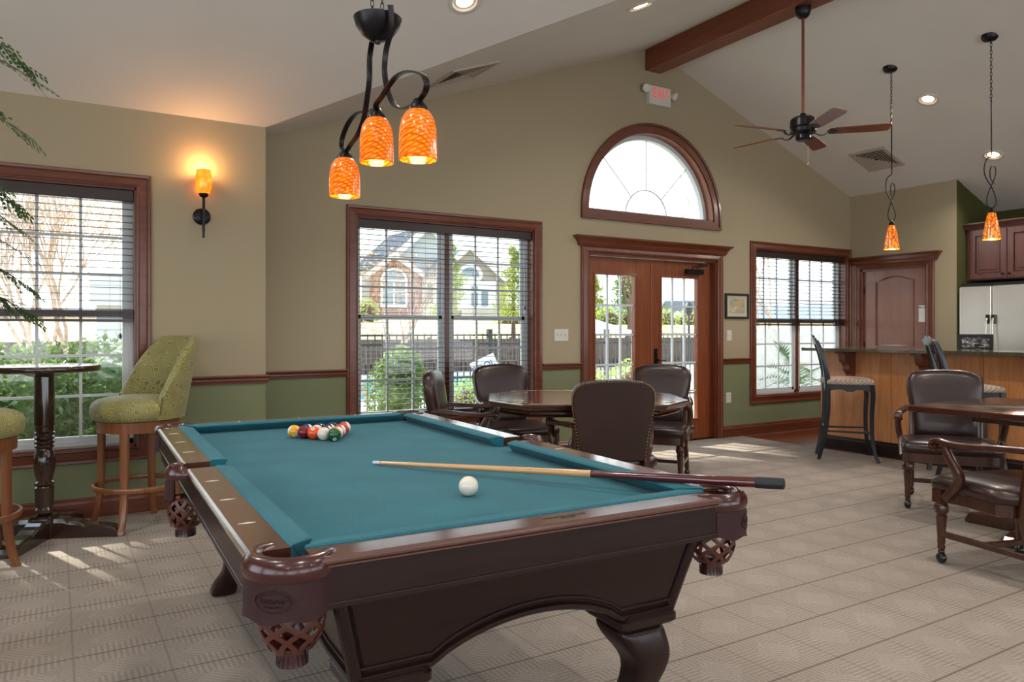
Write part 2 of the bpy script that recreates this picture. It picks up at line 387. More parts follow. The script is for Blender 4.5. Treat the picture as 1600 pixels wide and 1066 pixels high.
hole = lambda w: [(w[0],w[2]),(w[1],w[2]),(w[1],w[3]),(w[0],w[3])]
LC = (5.435, 2.43, .885)
b = MB(); b.prism([(-3.2,0),(1.312,0),(1.312,2.70),(-3.2,2.70)], YA, YA+T, 'y', [hole(W1)]); struct('wall_back_left', b, 'wall_paint')
b = MB(); b.bx(1.142, 1.312, YA+.001, YB+T, 0, 2.7); struct('wall_back_return', b, 'wall_paint')
b = MB(); b.prism([(1.312,0),(9.0,0),(9.0,zr(9.0)),(5.41,ZR),(1.312,2.70)], YB, YB+T, 'y',
    [hole(W2), [(4.55,.0005),(6.36,.0005),(6.36,2.0),(4.55,2.0)], hole(W3), [(LC[0]-LC[2],LC[1])]+[(LC[0]+LC[2],LC[1])]+arc(LC[0],LC[1],LC[2],0,180,40)[1:-1]])
struct('wall_back', b, 'wall_paint')
b = MB(); b.prism([(4.66,0),(YB,0),(YB,zr(8.8)),(4.66,zr(8.8))], 8.8, 8.92, 'x', [[(5.0,.001),(5.845,.001),(5.845,1.985),(5.0,1.985)]]); struct('wall_right', b, 'wall_paint')
b = MB(); b.prism([(8.921,0),(9.70,0),(9.70,zr(9.70)),(8.921,zr(8.921))], 4.66, 4.78, 'y'); b.prism([(8.802,0),(8.921,0),(8.921,zr(8.921)),(8.802,zr(8.802))], 4.655, 4.66, 'y'); struct('wall_right_return', b, 'olive_paint')
b = MB(); b.bx(9.62, 9.72, -4.5, 4.66, 0, zr(9.62)); struct('wall_right_kitchen', b, 'olive_paint')
# unseen sides of the room, with openings added to let in sky light
b = MB(); b.prism([(-4.6,0),(5.7,0),(5.7,4.2),(-4.6,4.2)], -3.15, -3.0, 'x', [[(y0,.5),(y0+2.2,.5),(y0+2.2,2.5),(y0,2.5)] for y0 in (-3.9,-1.3,1.4)]); struct('wall_left', b, 'wall_paint')
b = MB(); b.prism([(-3.1,0),(9.7,0),(9.7,zr(9.7)),(5.41,4.2),(-3.1,4.2)], -4.6, -4.45, 'y', [[(x0,.3),(x0+2.5,.3),(x0+2.5,2.7),(x0,2.7)] for x0 in (-2.6,.5,3.6,6.6)]); struct('wall_front', b, 'wall_paint')
# trim: chair rail and baseboards
def moulding(name, prof, x0, x1, y, mat='cherry_trim'):
    b = MB(); n = len(prof); b.loft([[(x, y-d, z) for d, z in prof] for x in (x0, x1)]); return struct(name, b, mat)
CR = [(0,.835),(.012,.835),(.014,.852),(.02,.858),(.02,.870),(.028,.878),(.036,.888),(.034,.897),(0,.897)]
BB = [(0,0),(.018,0),(.018,.095),(.012,.11),(.012,.12),(.004,.132),(0,.132)]
moulding('trim_1', CR, .56, 1.33, YA); moulding('trim_2', CR, 1.312, 2.055, YB); moulding('trim_3', CR, 3.995, 4.455, YB); moulding('trim_4', CR, 6.455, 6.905, YB)
moulding('baseboard_back_left', BB, -3.0, 1.33, YA); moulding('baseboard_back', BB, 1.312, 4.455, YB); moulding('baseboard_back_right', BB, 6.455, 8.8, YB)
# casing profile swept round rectangular openings
CP = [(0,0),(0,.022),(.012,.026),(.02,.020),(.06,.014),(.07,.022),(.085,.024),(.09,.018),(.09,0)]   # (outward distance, thickness)
def casing(parent, w, y, mat='cherry_trim', bottom=True, wd=1.0):
    x0, x1, z0, z1 = w; rings = []
    cs = [(x0,z0,-1,-1),(x0,z1,-1,1),(x1,z1,1,1),(x1,z0,1,-1)]
    if not bottom: cs = [(x0,z0,-1,0),(x0,z1,-1,1),(x1,z1,1,1),(x1,z0,1,0)]
    rings = [[(cx+sx*d*wd, y-t_, cz+sz*d*wd) for d, t_ in CP] for cx, cz, sx, sz in cs]
    b = MB(); b.loft(rings, closed=bottom); return ob('casing', b, mat, parent)
def window(name, w, y, label=None):
    x0, x1, z0, z1 = w; st = struct(name, loc=((x0+x1)/2, y, z0)); st2 = Matrix.Translation(-Vector(st.location))
    def kid(nm, mb, mat, **k):
        mb.v = [tuple(Vector(p)-Vector(st.location)) for p in mb.v]; return ob(nm, mb, mat, st, **k)
    c = casing(st, w, y); c.location = -Vector(st.location)
    b = MB(); th = .012      # wooden jamb lining
    b.bx(x0, x0+th, y-.004, y+.12, z0, z1); b.bx(x1-th, x1, y-.004, y+.12, z0, z1); b.bx(x0, x1, y-.004, y+.12, z1-th, z1); b.bx(x0, x1, y-.004, y+.12, z0, z0+th)
    kid('jamb', b, 'cherry_trim')
    yf = y+.09; xm = (x0+x1)/2; zm = 1.33
    b = MB(); f = .03
    b.bx(x0+th, x1-th, yf, yf+.07, z0+th, z0+th+f); b.bx(x0+th, x1-th, yf, yf+.07, z1-th-f, z1-th)
    b.bx(x0+th, x0+th+f, yf, yf+.07, z0+th, z1-th); b.bx(x1-th-f, x1-th, yf, yf+.07, z0+th, z1-th); b.bx(xm-.045, xm+.045, yf, yf+.07, z0+th, z1-th)
    kid('window_frame', b, 'white_vinyl'); b = MB(); b.bx(xm-.02, xm+.02, yf-.012, yf, z0+th, z1-th); kid('mullion_cover', b, 'cherry_trim_v')
    for a0, a1 in ((x0+th+f, xm-.045), (xm+.045, x1-th-f)):
        for zz0, zz1, yo in ((z0+th+f, zm+.02, .01), (zm-.02, z1-th-f, .035)):
            b = MB(); s_ = .032; Y0, Y1 = yf+yo, yf+yo+.025
            b.bx(a0, a1, Y0, Y1, zz0, zz0+s_); b.bx(a0, a1, Y0, Y1, zz1-s_, zz1); b.bx(a0, a0+s_, Y0, Y1, zz0, zz1); b.bx(a1-s_, a1, Y0, Y1, zz0, zz1)
            for i in (1, 2):
                X_ = a0+s_+(a1-a0-2*s_)*i/3; Z_ = zz0+s_+(zz1-zz0-2*s_)*i/3
                b.bx(X_-.009, X_+.009, Y0+.006, Y1-.006, zz0, zz1); b.bx(a0, a1, Y0+.0065, Y1-.0065, Z_-.009, Z_+.009)
            sa = kid('sash', b, 'white_vinyl')
            g = MB(); g.bx(a0+s_, a1-s_, Y0+.0115, Y0+.0135, zz0+s_, zz1-s_); g.v = [tuple(Vector(p)-Vector(st.location)) for p in g.v]; ob('glass', g, 'window_glass', sa)
    return st
window('window_1', W1, YA); window('window_2', W2, YB); window('window_3', W3, YB)
def blind(label, w, y, zbot, stack, cord_z, tilt, group=None):
    x0, x1, z0, z1 = w; x0 += .014; x1 -= .014; yc = y+.045
    t = thing('window_blind', label, 'blind', ((x0+x1)/2, yc, z1-.013), 0, group); L = Vector(t.location)
    def kid(nm, mb, mat, **k): mb.v = [tuple(Vector(p)-L) for p in mb.v]; return ob(nm, mb, mat, t, **k)
    b = MB(); b.bx(x0, x1, yc-.03, yc-.02, z1-.088, z1-.013); b.bx(x0, x1, yc-.02, yc+.03, z1-.05, z1-.013); kid('valance', b, 'blind_wood', bevel=.003)
    b = MB(); n = int((z1-.09-(zbot+stack))/.044)
    for i in range(n): b.box(((x0+x1)/2, yc+.003, z1-.095-i*.044), (x1-x0-.004, .046, .0025), Euler((tilt,0,0)))
    kid('slats', b, 'blind_wood')
    b = MB(); b.bx(x0+.002, x1-.002, yc-.024, yc+.026, zbot, zbot+.018)
    k = zbot+.021
    while k < zbot+stack: b.bx(x0+.002, x1-.002, yc-.022, yc+.024, k, k+.003); k += .0048
    kid('bottom_rail', b, 'blind_wood')
    for q in (.08, .36, .64, .92):
        X_ = x0+(x1-x0)*q; b = MB(); b.box((X_, yc-.024, (z1-.03+zbot)/2), (.0016, .0008, z1-.03-zbot)); kid('ladder_cord', b, 'blind_wood')
    b = MB(); b.tube([(x1-.08, yc-.036, z1-.06), (x1-.08, yc-.036, cord_z)], .0012, 5); b.lathe([(.002,.03),(.008,.02),(.009,0),(.004,-.006)], 8, (x1-.08, yc-.036, cord_z-.03)); kid('pull_cord', b, 'blind_wood')
    return t
blind('dark wooden blind half raised over the window behind the pub table', W1, YA, 1.275, .085, 1.2, .0)
blind('dark wooden blind lowered all the way in the wide window behind the game table', W2, YB, .48, .03, 1.45, 0)
blind('dark wooden blind half raised over the window beside the bar', W3, YB, 1.275, .085, .98, .28)
# lunette window
st = struct('window_4', loc=(LC[0], YB, LC[1]))
def halfring(r0, r1, zb, n=40):
    return arc(0, 0, r1, 0, 180, n)+[(-r1, -zb)]+[(-r0, -zb)]+arc(0, 0, r0, 180, 0, n)+[(r0, -zb), (r1, -zb)]
b = MB(); o_ = arc(0,0,LC[2]+.09,0,180,40)+[(-LC[2]-.09,-.09),(LC[2]+.09,-.09)]; i_ = arc(0,0,LC[2],0,180,40)+[(-LC[2],0),(LC[2],0)][1:1]
b.prism(o_, -.022, -.0005, 'y', [arc(0,0,LC[2]-.001,1,179,40)+[(-LC[2]+.001,.001),(LC[2]-.001,.001)]]); ob('casing', b, 'cherry_trim', st, bevel=.005)
b = MB(); b.prism(halfring(LC[2]+.06, LC[2]+.09, .06), -.034, -.02, 'y'); b.bx(-LC[2]-.09, LC[2]+.09, -.034, -.02, -.09, -.06); ob('casing_bead', b, 'cherry_trim', st, bevel=.004)
b = MB(); b.prism(halfring(LC[2]-.014, LC[2], 0), 0, .13, 'y'); b.bx(-LC[2], LC[2], 0, .13, 0, .014); ob('jamb', b, 'door_wood', st)
R_ = LC[2]-.014
b = MB(); b.prism(halfring(R_-.045, R_, 0), .10, .16, 'y'); b.bx(-R_, R_, .10, .16, .014, .04); fr_ = ob('window_frame', b, 'white_vinyl', st)
b = MB(); b.prism(halfring(.288, .30, 0), .124, .136, 'y')
for a in (45, 90, 135):
    a = math.radians(a+ (0)); b.tube([(.295*math.cos(a), .13, .295*math.sin(a)), ((R_-.03)*math.cos(a), .13, (R_-.03)*math.sin(a))], .006, 6)
ob('muntins', b, 'white_vinyl', fr_)
b = MB(); b.prism(arc(0,0,R_-.02,0,180,40), .141, .143, 'y'); ob('glass', b, 'window_glass', fr_)
# french door with cornice
def cornice(parent, half, z, prof=None):
    prof = prof or [(0,0),(.03,0),(.034,.012),(.04,.02),(.046,.045),(.07,.075),(.09,.085),(.092,.1),(0,.1)]
    b = MB(); b.loft([[(-half-d, 0, z+q) for d, q in prof], [(-half-d, -d, z+q) for d, q in prof], [(half+d, -d, z+q) for d, q in prof], [(half+d, 0, z+q) for d, q in prof]]); return ob('cornice', b, 'cherry_trim', parent)
def door_frame(name, loc, hw, zt, rz=0):
    st = struct(name, loc=loc); st.rotation_euler = (0,0,rz)
    casing(st, (-hw, hw, 0, zt), 0, 'cherry_trim_v', False)
    b = MB(); b.bx(-hw, -hw+.02, -.006, .16, 0, zt); b.bx(hw-.02, hw, -.006, .16, 0, zt); b.bx(-hw, hw, -.006, .16, zt-.02, zt); b.bx(-hw+.02, -hw+.035, .05, .06, 0, zt-.02); b.bx(hw-.035, hw-.02, .05, .06, 0, zt-.02); ob('jamb', b, 'cherry_trim_v', st)
    cornice(st, hw+.09, zt+.06); return st
D1 = door_frame('door_1', (5.455, YB, 0), .905, 2.0)
def french_leaf(x0, x1, gx0, gx1):
    b = MB(); z0, z1, g0, g1 = .01, 1.975, .24, 1.79
    b.prism([(x0,z0),(x1,z0),(x1,z1),(x0,z1)], .062, .107, 'y', [[(gx0,g0),(gx1,g0),(gx1,g1),(gx0,g1)]]); lf = ob('door_leaf', b, 'door_wood', D1)
    b = MB(); q = .018
    b.prism([(gx0-q,g0-q),(gx1+q,g0-q),(gx1+q,g1+q),(gx0-q,g1+q)], .052, .063, 'y', [[(gx0,g0),(gx1,g0),(gx1,g1),(gx0,g1)]]); ob('glazing_bead', b, 'door_wood', lf, bevel=.003)
    b = MB()
    for i in (1, 2): X_ = gx0+(gx1-gx0)*i/3; b.bx(X_-.009, X_+.009, .072, .097, g0, g1)
    for i in range(1, 5): Z_ = g0+(g1-g0)*i/5; b.bx(gx0, gx1, .0725, .0965, Z_-.009, Z_+.009)
    ob('muntins', b, 'white_vinyl', lf); b = MB(); b.bx(gx0, gx1, .083, .086, g0, g1); ob('glass', b, 'window_glass', lf); return lf
l1 = french_leaf(-.882, -.003, -.765, -.245); l2 = french_leaf(.003, .882, .137, .665)
b = MB(); b.bx(-.022, .022, .052, .064, .01, 1.975); ob('astragal', b, 'door_wood', l1, bevel=.004)
b = MB(); b.box((.045,.055,.93), (.055,.012,.19)); b.lathe([(.018,0),(.014,.02),(.012,.05)], 12, mat=TR((.045,.05,.90)) @ RX(PI/2)); b.tube([(.045,.005,.9),(.075,.0,.9),(.11,.0,.895),(.14,.006,.893)], [.009,.008,.007,.008], 8); b.lathe([(.016,0),(.016,.012),(.004,.014)], 12, mat=TR((.045,.048,.975)) @ RX(PI/2)); ob('door_handle', b, 'bronze_metal', l2, bevel=.002)
b = MB(); b.box((.60,.035,1.865), (.25,.05,.055)); b.tube([(.55,.02,1.9),(.50,-.05,1.915),(.66,-.06,1.925),(.76,0,1.94)], .007, 6); b.box((.72,.02,1.945), (.1,.035,.015)); ob('door_closer', b, 'bronze_metal', l2, bevel=.004)
b = MB(); b.bx(-.885, .885, .02, .17, 0, .012); ob('threshold', b, 'bronze_metal', D1)
# closet door in the right wall (local y axis points into the wall)
D2 = door_frame('door_2', (8.8, 5.4225, 0), .4225, 1.985, -PI/2)
b = MB(); hw = .4
pan = [(-.245,1.03),(.245,1.03),(.245,1.83)]+arc(0,1.64,.31,52,128,12,.245)[1:-1]+[(-.245,1.83)]
low = [(-.245,.22),(.245,.22),(.245,.86),(-.245,.86)]
b.prism([(-hw,.01),(hw,.01),(hw,1.963),(-hw,1.963)], .03, .07, 'y', [pan, low]); lf = ob('door_leaf', b, 'closet_door', D2)
b = MB(); b.prism([(x*.985,(z-1.43)*.99+1.43) for x,z in pan], .045, .06, 'y'); b.prism(low, .045, .06, 'y'); ob('door_panel', b, 'closet_door', lf)
b = MB()
for P_ in (pan, low): b.tube([(x,.031,z) for x,z in P_], .009, 6, True)
ob('panel_moulding', b, 'cherry_trim_v', lf)
for z in (1.02, 1.72):
    b = MB(); b.tube([(-.402,.024,z-.045),(-.402,.024,z+.045)], .007, 8); b.box((-.40,.03,z),(.02,.004,.085)); ob('hinge', b, 'bronze_metal', lf)
o = MB(); o.box((0,0,0), (.092,.003,.165)); n_ = ob('door_notice', o, 'paper_white', loc=(8.826,5.068,1.40), rot=(0,0,-PI/2)); tag(n_, 'small white paper notice taped to the closet door', 'notice')
o = MB(); o.box((0,0,0), (.092,.003,.014)); o.prism([(-.02,-.008),(.02,-.008),(.012,-.018),(-.012,-.018)], -.0015, .0015, 'y'); n_ = ob('door_sticker', o, 'paper_white', loc=(8.826,5.068,1.508), rot=(0,0,-PI/2)); tag(n_, 'narrow white strip stuck above the paper notice on the closet door', 'sticker')
# ceiling beam
b = MB(); b.bx(5.304, 5.517, -4.4, YB-.001, 3.955, 4.20); struct('trim_5', b, 'beam_wood', bevel=.004)
# recessed lights
def on_ceiling(x, y, side):
    if side > 0: return Vector((x, y, zr(x))), Quaternion((0,1,0), math.atan(SR))
    if side < 0: return Vector((x, y, zl(x))), Quaternion((0,1,0), -math.atan(SL))
    if side == 0: return Vector((x, y, 2.7+SL*(5.6-y))), Quaternion((1,0,0), -math.atan(SL))
def can(x, y, side, label, power=60):
    p, q = on_ceiling(x, y, side) if side is not None else (Vector((x,y,ZR)), Quaternion())
    t = thing('recessed_light', label, 'ceiling light', p); t.rotation_mode = 'QUATERNION'; t.rotation_quaternion = q
    b = MB(); b.lathe([(.105,.003),(.105,-.006),(.095,-.012),(.078,-.010),(.066,.004),(.057,.012),(.050,.02)], 32, caps=False); ob('trim_ring', b, 'white_plastic', t, smooth=True)
    b = MB(); b.lathe([(.0,-.004),(.045,-.004),(.056,.001),(.056,.006),(0,.006)], 24); ob('lamp', b, 'lamp_glow', t)
    l = bpy.data.lights.new('can_light', 'AREA'); l.shape = 'DISK'; l.size = .12; l.energy = power; l.color = (1,.94,.87); l.spread = math.radians(150)
    lo = bpy.data.objects.new('can_light', l); COL.objects.link(lo); lo.parent = t; lo.location = (0,0,-.02); return t
CANP = 17
can(7.331, 4.156, 1, 'round recessed ceiling light between the two bar pendants', CANP)
can(8.459, 4.102, 1, 'round recessed ceiling light low on the right slope above the kitchen', CANP)
can(3.552, 4.064, -1, 'round recessed ceiling light on the left slope beside the wooden beam', CANP)
can(2.16, 4.10, 0, 'round recessed ceiling light at the top edge beside the chandelier', CANP)
for x, y, w_ in ((7.3,2.0,'on the right slope above the bar, nearer the camera'),(8.4,1.2,'low on the right slope above the kitchen, nearer the camera'),(7.3,-.5,'on the right slope level with the camera'),(3.5,1.9,'on the left slope in front of the chandelier'),(7.4,-2.6,'on the right slope at the back of the room')): can(x, y, 1 if x > 5.41 else -1, 'added unseen recessed fill light '+w_, CANP)  # from here on: extra cans out of view, added as fill for the room
for x, y, w_ in ((-.6,4.1,'above the pub table'),(-.6,2.2,'above the potted tree')): can(x, y, 0, 'added unseen recessed fill light '+w_, CANP)
for x, y, w_ in ((-1.5,.2,'left above the camera'),(1.0,.2,'above the camera'),(3.4,.2,'right above the camera'),(-1.5,-2.4,'in the rear left corner'),(1.0,-2.4,'in the rear middle'),(3.4,-2.4,'in the rear by the ridge')): can(x, y, None, 'added unseen recessed fill light in the flat ceiling, '+w_, CANP)
# ceiling vents
def vent(x, y, side, label):
    p, q = on_ceiling(x, y, side); t = thing('ceiling_vent', label, 'vent', p); t.rotation_mode = 'QUATERNION'; t.rotation_quaternion = q
    b = MB(); b.prism(rrect(.44,.44,.004), -.014, .002, 'z', [rrect(.37,.37,.003)]); ob('frame', b, 'vent_white', t, bevel=.003)
    b = MB(); b.box((0,0,-.0025), (.375,.375,.002)); ob('backing', b, 'vent_dark', t)
    b = MB()
    for i in range(6): q = .355-i*.056; b.loft([[(sx*(q/2+d), sy*(q/2+d), z) for d, z in ((0,-.012),(.0,-.010),(-.016,-.005),(-.016,-.007))] for sx, sy in ((1,1),(-1,1),(-1,-1),(1,-1))], closed=True)
    ob('louvres', b, 'vent_white', t)
vent(8.115, 5.20, 1, 'white square ceiling vent on the right slope below the fan'); vent(2.715, 5.17, -1, 'white ceiling vent on the left slope behind the chandelier')
# pool table ------------------------------------------------------
PT = thing('pool_table', 'large pool table with teal cloth, dark wood frame and leather pockets', 'pool table', (1.006,2.60,0), math.radians(-1.9))
HW, HL, ZT = .65, 1.20, .78
def notch(cx, cy, r, a0, a1, n=10): return arc(cx, cy, r, a0, a1, n)

pr = .06; X1, Y1 = .60, 1.15
bed = [(X1,.07)]+[(X1,1.03)]+arc(.57,1.12,pr,-60,-210,10)+[(.48,Y1)]
bed = [(X1,-.07)]+arc(.655,0,.075,-140,-220,6)+[(X1,.07),(X1,1.05)]+arc(.575,1.125,pr,-70,-200,8)+[(.50,Y1)]


top = bed[:]; right = top


# upper half runs right-side centre up over the top to left-side centre; mirror for the lower half
upper = [p for p in (arc(.655,0,.075,180,140,4)+[(X1,.07),(X1,1.05)]+arc(.575,1.125,pr,-70,-200,8)+[(.50,Y1)])]
upper = upper+[(-x,y) for x,y in reversed(upper)]
loopp = upper+[(x,-y) for x,y in reversed(upper)][1:-1]
b = MB(); b.prism(loopp, .715, .743); ob('cloth_bed', b, 'felt', PT)
def rail(y0, y1, x_out, ang, side_near0, side_near1):
    """one cushion+rail along +y at x>0, then rotated by ang; side_near: nose setback at each end"""
    m = RZ(ang)
    b = MB(); prof = [(x_out-.088,.738),(x_out-.088,.7795),(x_out-.010,.7795),(x_out-.003,.7765),(x_out,.772),(x_out-.001,.7675),(x_out-.006,.766),(x_out-.003,.7635),(x_out-.003,.760),(x_out-.012,.757),(x_out-.02,.738)]
    b.loft([[(x,y,z) for x,z in prof] for y in (y0,y1)], mat=m); r_ = ob('rail', b, 'rail_wood', PT)
    b = MB(); cp = [(x_out-.0875,.7445,0),(x_out-.0875,.7805,0),(x_out-.094,.784,.05),(x_out-.136,.7815,.9),(x_out-.146,.7765,1),(x_out-.140,.768,.95),(x_out-.115,.7445,.6)]
    b.loft([[(x,y0+side_near0*k,z) for x,z,k in cp],[(x,y1-side_near1*k,z) for x,z,k in cp]], mat=m); ob('cushion', b, 'felt', PT)
    n = 3; b = MB(); L_ = y1-y0
    ys = [y0+L_*q for q in (.235,.50,.765)]
    for y in ys: b.prism([(x_out-.046-.020,y),(x_out-.046,y-.006),(x_out-.046+.020,y),(x_out-.046,y+.006)], .7796, .7802, 'z', mat=m)
    ob('sight_inlays', b, 'mother_of_pearl', r_) if abs(math.sin(ang)) < .5 or ang > 0 else None
    return r_
for ang in (0, PI):
    rail(.055, 1.09, HW, ang, .02, .055); rail(-1.09, -.055, HW, ang, .055, .02)
for ang in (PI/2, -PI/2): rail(-.54, .54, HL, ang, .055, .055)
# aprons under the rails
for sx in (1,-1):
    b = MB(); b.bx(sx*(HW-.010), sx*(HW-.034), -1.08, 1.08, .685, .757); b.bx(sx*(HW-.006), sx*(HW-.036), -1.08, 1.08, .676, .690); ob('side_apron', b, 'pool_wood_v', PT, bevel=.003)
for sy in (1,-1):
    b = MB(); b.bx(-.53, .53, sy*(HL-.010), sy*(HL-.034), .685, .757); b.bx(-.53, .53, sy*(HL-.006), sy*(HL-.036), .676, .690); ob('end_apron', b, 'pool_wood', PT, bevel=.003)
# tapered cabinet with arched lower edge
def cab_panel(half_t, half_b, y_t, y_b, ang, arch):
    m = RZ(ang); poly = [(-half_t,.69),(half_t,.69),(half_b,.475),(half_b-.16,.475)]
    n = 16; xs = half_b-.17
    poly += [(xs*(1-2*i/n), .475+arch*(1-(1-2*i/n)**2)**.8) for i in range(n+1)]; poly += [(-half_b+.16,.475),(-half_b,.475)]
    def Yd(z): return y_b+(y_t-y_b)*(z-.475)/(.69-.475)
    b = MB(); k = len(b.v); b.prism(poly, 0, 1, 'y')
    b.v = [(x, -(Yd(z)) + (0 if y < .5 else .025), z) for x,y,z in b.v]; b.v = [tuple(m @ Vector(p)) for p in b.v]
    o = ob('cabinet_panel', b, 'pool_wood', PT)
    b = MB(); path = [(half_b-.005,.482),(half_b-.17,.482)]+[(xs*(1-2*i/n)*.99, .482+arch*(1-(1-2*i/n)**2)**.8) for i in range(1,n)]+[(-half_b+.17,.482),(-half_b+.005,.482)]
    b.tube([m @ Vector((x,-(Yd(z))-.004,z+.004)) for x,z in path], .010, 6); b.tube([m @ Vector((x,-(Yd(z+.02))-.002,z+.026)) for x,z in path], .005, 6); ob('arch_moulding', b, 'pool_wood', o, smooth=True)
    for s_ in (1,-1): b = MB(); b.tube([m @ Vector((s_*half_t,-(Yd(.69))+.004,.69)), m @ Vector((s_*half_b,-(Yd(.475))+.004,.475))], .013, 8); ob('corner_bead', b, 'pool_wood_v', o, smooth=True)
for ang in (0, PI): cab_panel(.485, .43, 1.15, 1.10, ang, .075)
for ang in (PI/2, -PI/2): cab_panel(1.15, 1.10, .485, .43, ang, .075)
b = MB(); b.box((0,0,.69), (.97,2.30,.03)); ob('slate_frame', b, 'pool_wood', PT)
for sx in (1,-1):
    for sy in (1,-1):
        b = MB(); cx, cy = sx*.352, sy*1.03
        b.pad(rrect(.185,.185,.02,3,cx,cy), [(.448,.92),(.455,1.0),(.472,1.0),(.478,.93),(.484,.97),(.49,.90)]); pl = ob('leg_plinth', b, 'pool_wood', PT)
        path = [(.45,-.004),(.42,.0),(.39,.010),(.36,.022),(.32,.024),(.25,.006),(.17,-.014),(.10,-.012),(.05,.012),(.006,.02),(0,.02)]
        wd = [.150,.152,.142,.118,.096,.082,.076,.084,.108,.112,.102]
        b = MB(); b.loft([[(x,y,z) for x,y in rrect(w_,w_,w_*.22,3,cx+sx*d*1.2,cy+sy*d*1.2)] for (z,d),w_ in zip(path,wd)]); ob('leg', b, 'pool_wood_v', PT, smooth=60, subs=1)
# leather pockets
def pocket(cx, cy, face, corner=True):
    """face = outward direction in degrees"""
    r = .092 if corner else .06; half = 112 if corner else 88
    if corner: cx -= 0; cy -= 0
    b = MB(); n = 28; rings = []
    for i in range(n+1):
        a = math.radians(face-half+2*half*i/n); tp = min(1, min(i, n-i)/3); ri = r*.60; ro = r*1.03
        rr = lambda q: (cx+math.cos(a)*q, cy+math.sin(a)*q)
        h = .018*(.45+.55*tp)
        prof = [(ri,ZT-.03),(ri,ZT-.008),(ri+.006,ZT+h*.25),((ri+ro)/2+.002,ZT+h*.42),(ro-.008,ZT+h*.1),(ro,ZT-.010),(ro+.002,ZT-.024),(ro-.002,ZT-.036),(ri+.01,ZT-.036)]
        rings.append([(*rr(q), z) for q, z in prof])
    b.loft(rings); k = ob('pocket_rim', b, 'maroon_leather', PT, smooth=60)
    hs = 80 if corner else 50
    b = MB(); rings = []; n = 24; zt_, zb = ZT-.034, (ZT-.112 if corner else ZT-.105)
    for i in range(n+1):
        u = i/n; a = math.radians(face-hs+2*hs*u); low = zb-.004*math.cos(6*PI*(u-.5))+.006*abs(2*u-1)**2
        prof = [(r-.003,zt_),(r+.0015,zt_-.01),(r+.0015,low+.004),(r+.003,low),(r-.006,low),(r-.006,zt_)]
        rings.append([(math.cos(a)*q, math.sin(a)*q, z-.70) for q, z in prof])
    b.loft(rings); sk = ob('pocket_shield', b, 'embossed_leather', PT, smooth=50, loc=(cx,cy,.70))
    # woven net
    b = MB(); ztop = ZT-.10; zbt = ZT-.19; rt = .060 if corner else .048; rb_ = .042
    ns = 8
    for d in (1,-1):
        for s_ in range(ns):
            pts = []
            for j in range(9):
                u = j/8; rr_ = rt+(.006)*math.sin(PI*u)-(rt-rb_)*u**3; a = 2*PI*s_/ns+d*(2*PI/ns)*.9*math.sin(u*PI*1.0-PI/2)*.5*2
                pts.append((cx+rr_*math.cos(a), cy+rr_*math.sin(a), ztop+(zbt-ztop)*u))
            b.strap(pts, .0105, .003, lambda i,p,t_: Vector((-(p.y-cy), p.x-cx, 0)))
    b.tube([(cx+rt*math.cos(2*PI*k_/24), cy+rt*math.sin(2*PI*k_/24), ztop) for k_ in range(24)], .004, 6, True); b.lathe([(.0,0),(.036,0),(.040,.006)], 20, (cx,cy,zbt))
    ob('pocket_net', b, 'net_leather', PT, smooth=40)
    b = MB(); b.lathe([(.024,.008),(.029,.004),(.027,-.010),(.031,-.034),(.029,-.034),(.024,-.01)], 24, (cx,cy,zbt)); ob('pocket_collar', b, 'maroon_leather', PT, smooth=40)
    b = MB()
    for k_ in range(18): a = 2*PI*k_/18; b.box((cx+.0305*math.cos(a), cy+.0305*math.sin(a), zbt-.023), (.0015,.0015,.022), Euler((0,0,a)))
    ob('collar_slits', b, 'ink_black', PT)
    return sk
for sx in (1,-1):
    for sy in (1,-1):
        sk = pocket(sx*.565, sy*1.115, math.degrees(math.atan2(sy,sx)))
        if sy < 0:
            a0 = -math.radians(135 if sx < 0 else 45); R0 = .0945
            def onc(da, z): return (R0*math.cos(a0+da), R0*math.sin(a0+da), z)
            b = MB(); oc = .16 if sx < 0 else -.16
            b.tube([onc(oc+.40*math.cos(2*PI*k/28), .011+.021*math.sin(2*PI*k/28)) for k in range(28)], .0011, 5, True)
            b.tube([onc(oc+.34*math.cos(2*PI*k/28), .011+.0145*math.sin(2*PI*k/28)) for k in range(14)], .0009, 5)
            b.tube([onc(oc-.27+.0225*k, .011+.0045*math.sin(k*2.1)) for k in range(25)], .0013, 5)
            b.tube([onc(oc-.2+.0125*k, .0005+.0015*math.sin(k*2)) for k in range(33)], .0010, 5)
            ob('embossed_emblem', b, 'embossed_leather', sk, smooth=True)
    pocket(sx*.645, 0, 0 if sx > 0 else 180, False)
# rail lettering
text('rail_logo', 'AMERICAN HERITAGE', .0125, 'ink_black', PT, (.06,-1.150,.7800), (0,0,0), .0003, .3)
text('rail_logo', 'BILLIARDS', .0085, 'ink_black', PT, (.065,-1.163,.7800), (0,0,0), .0003)
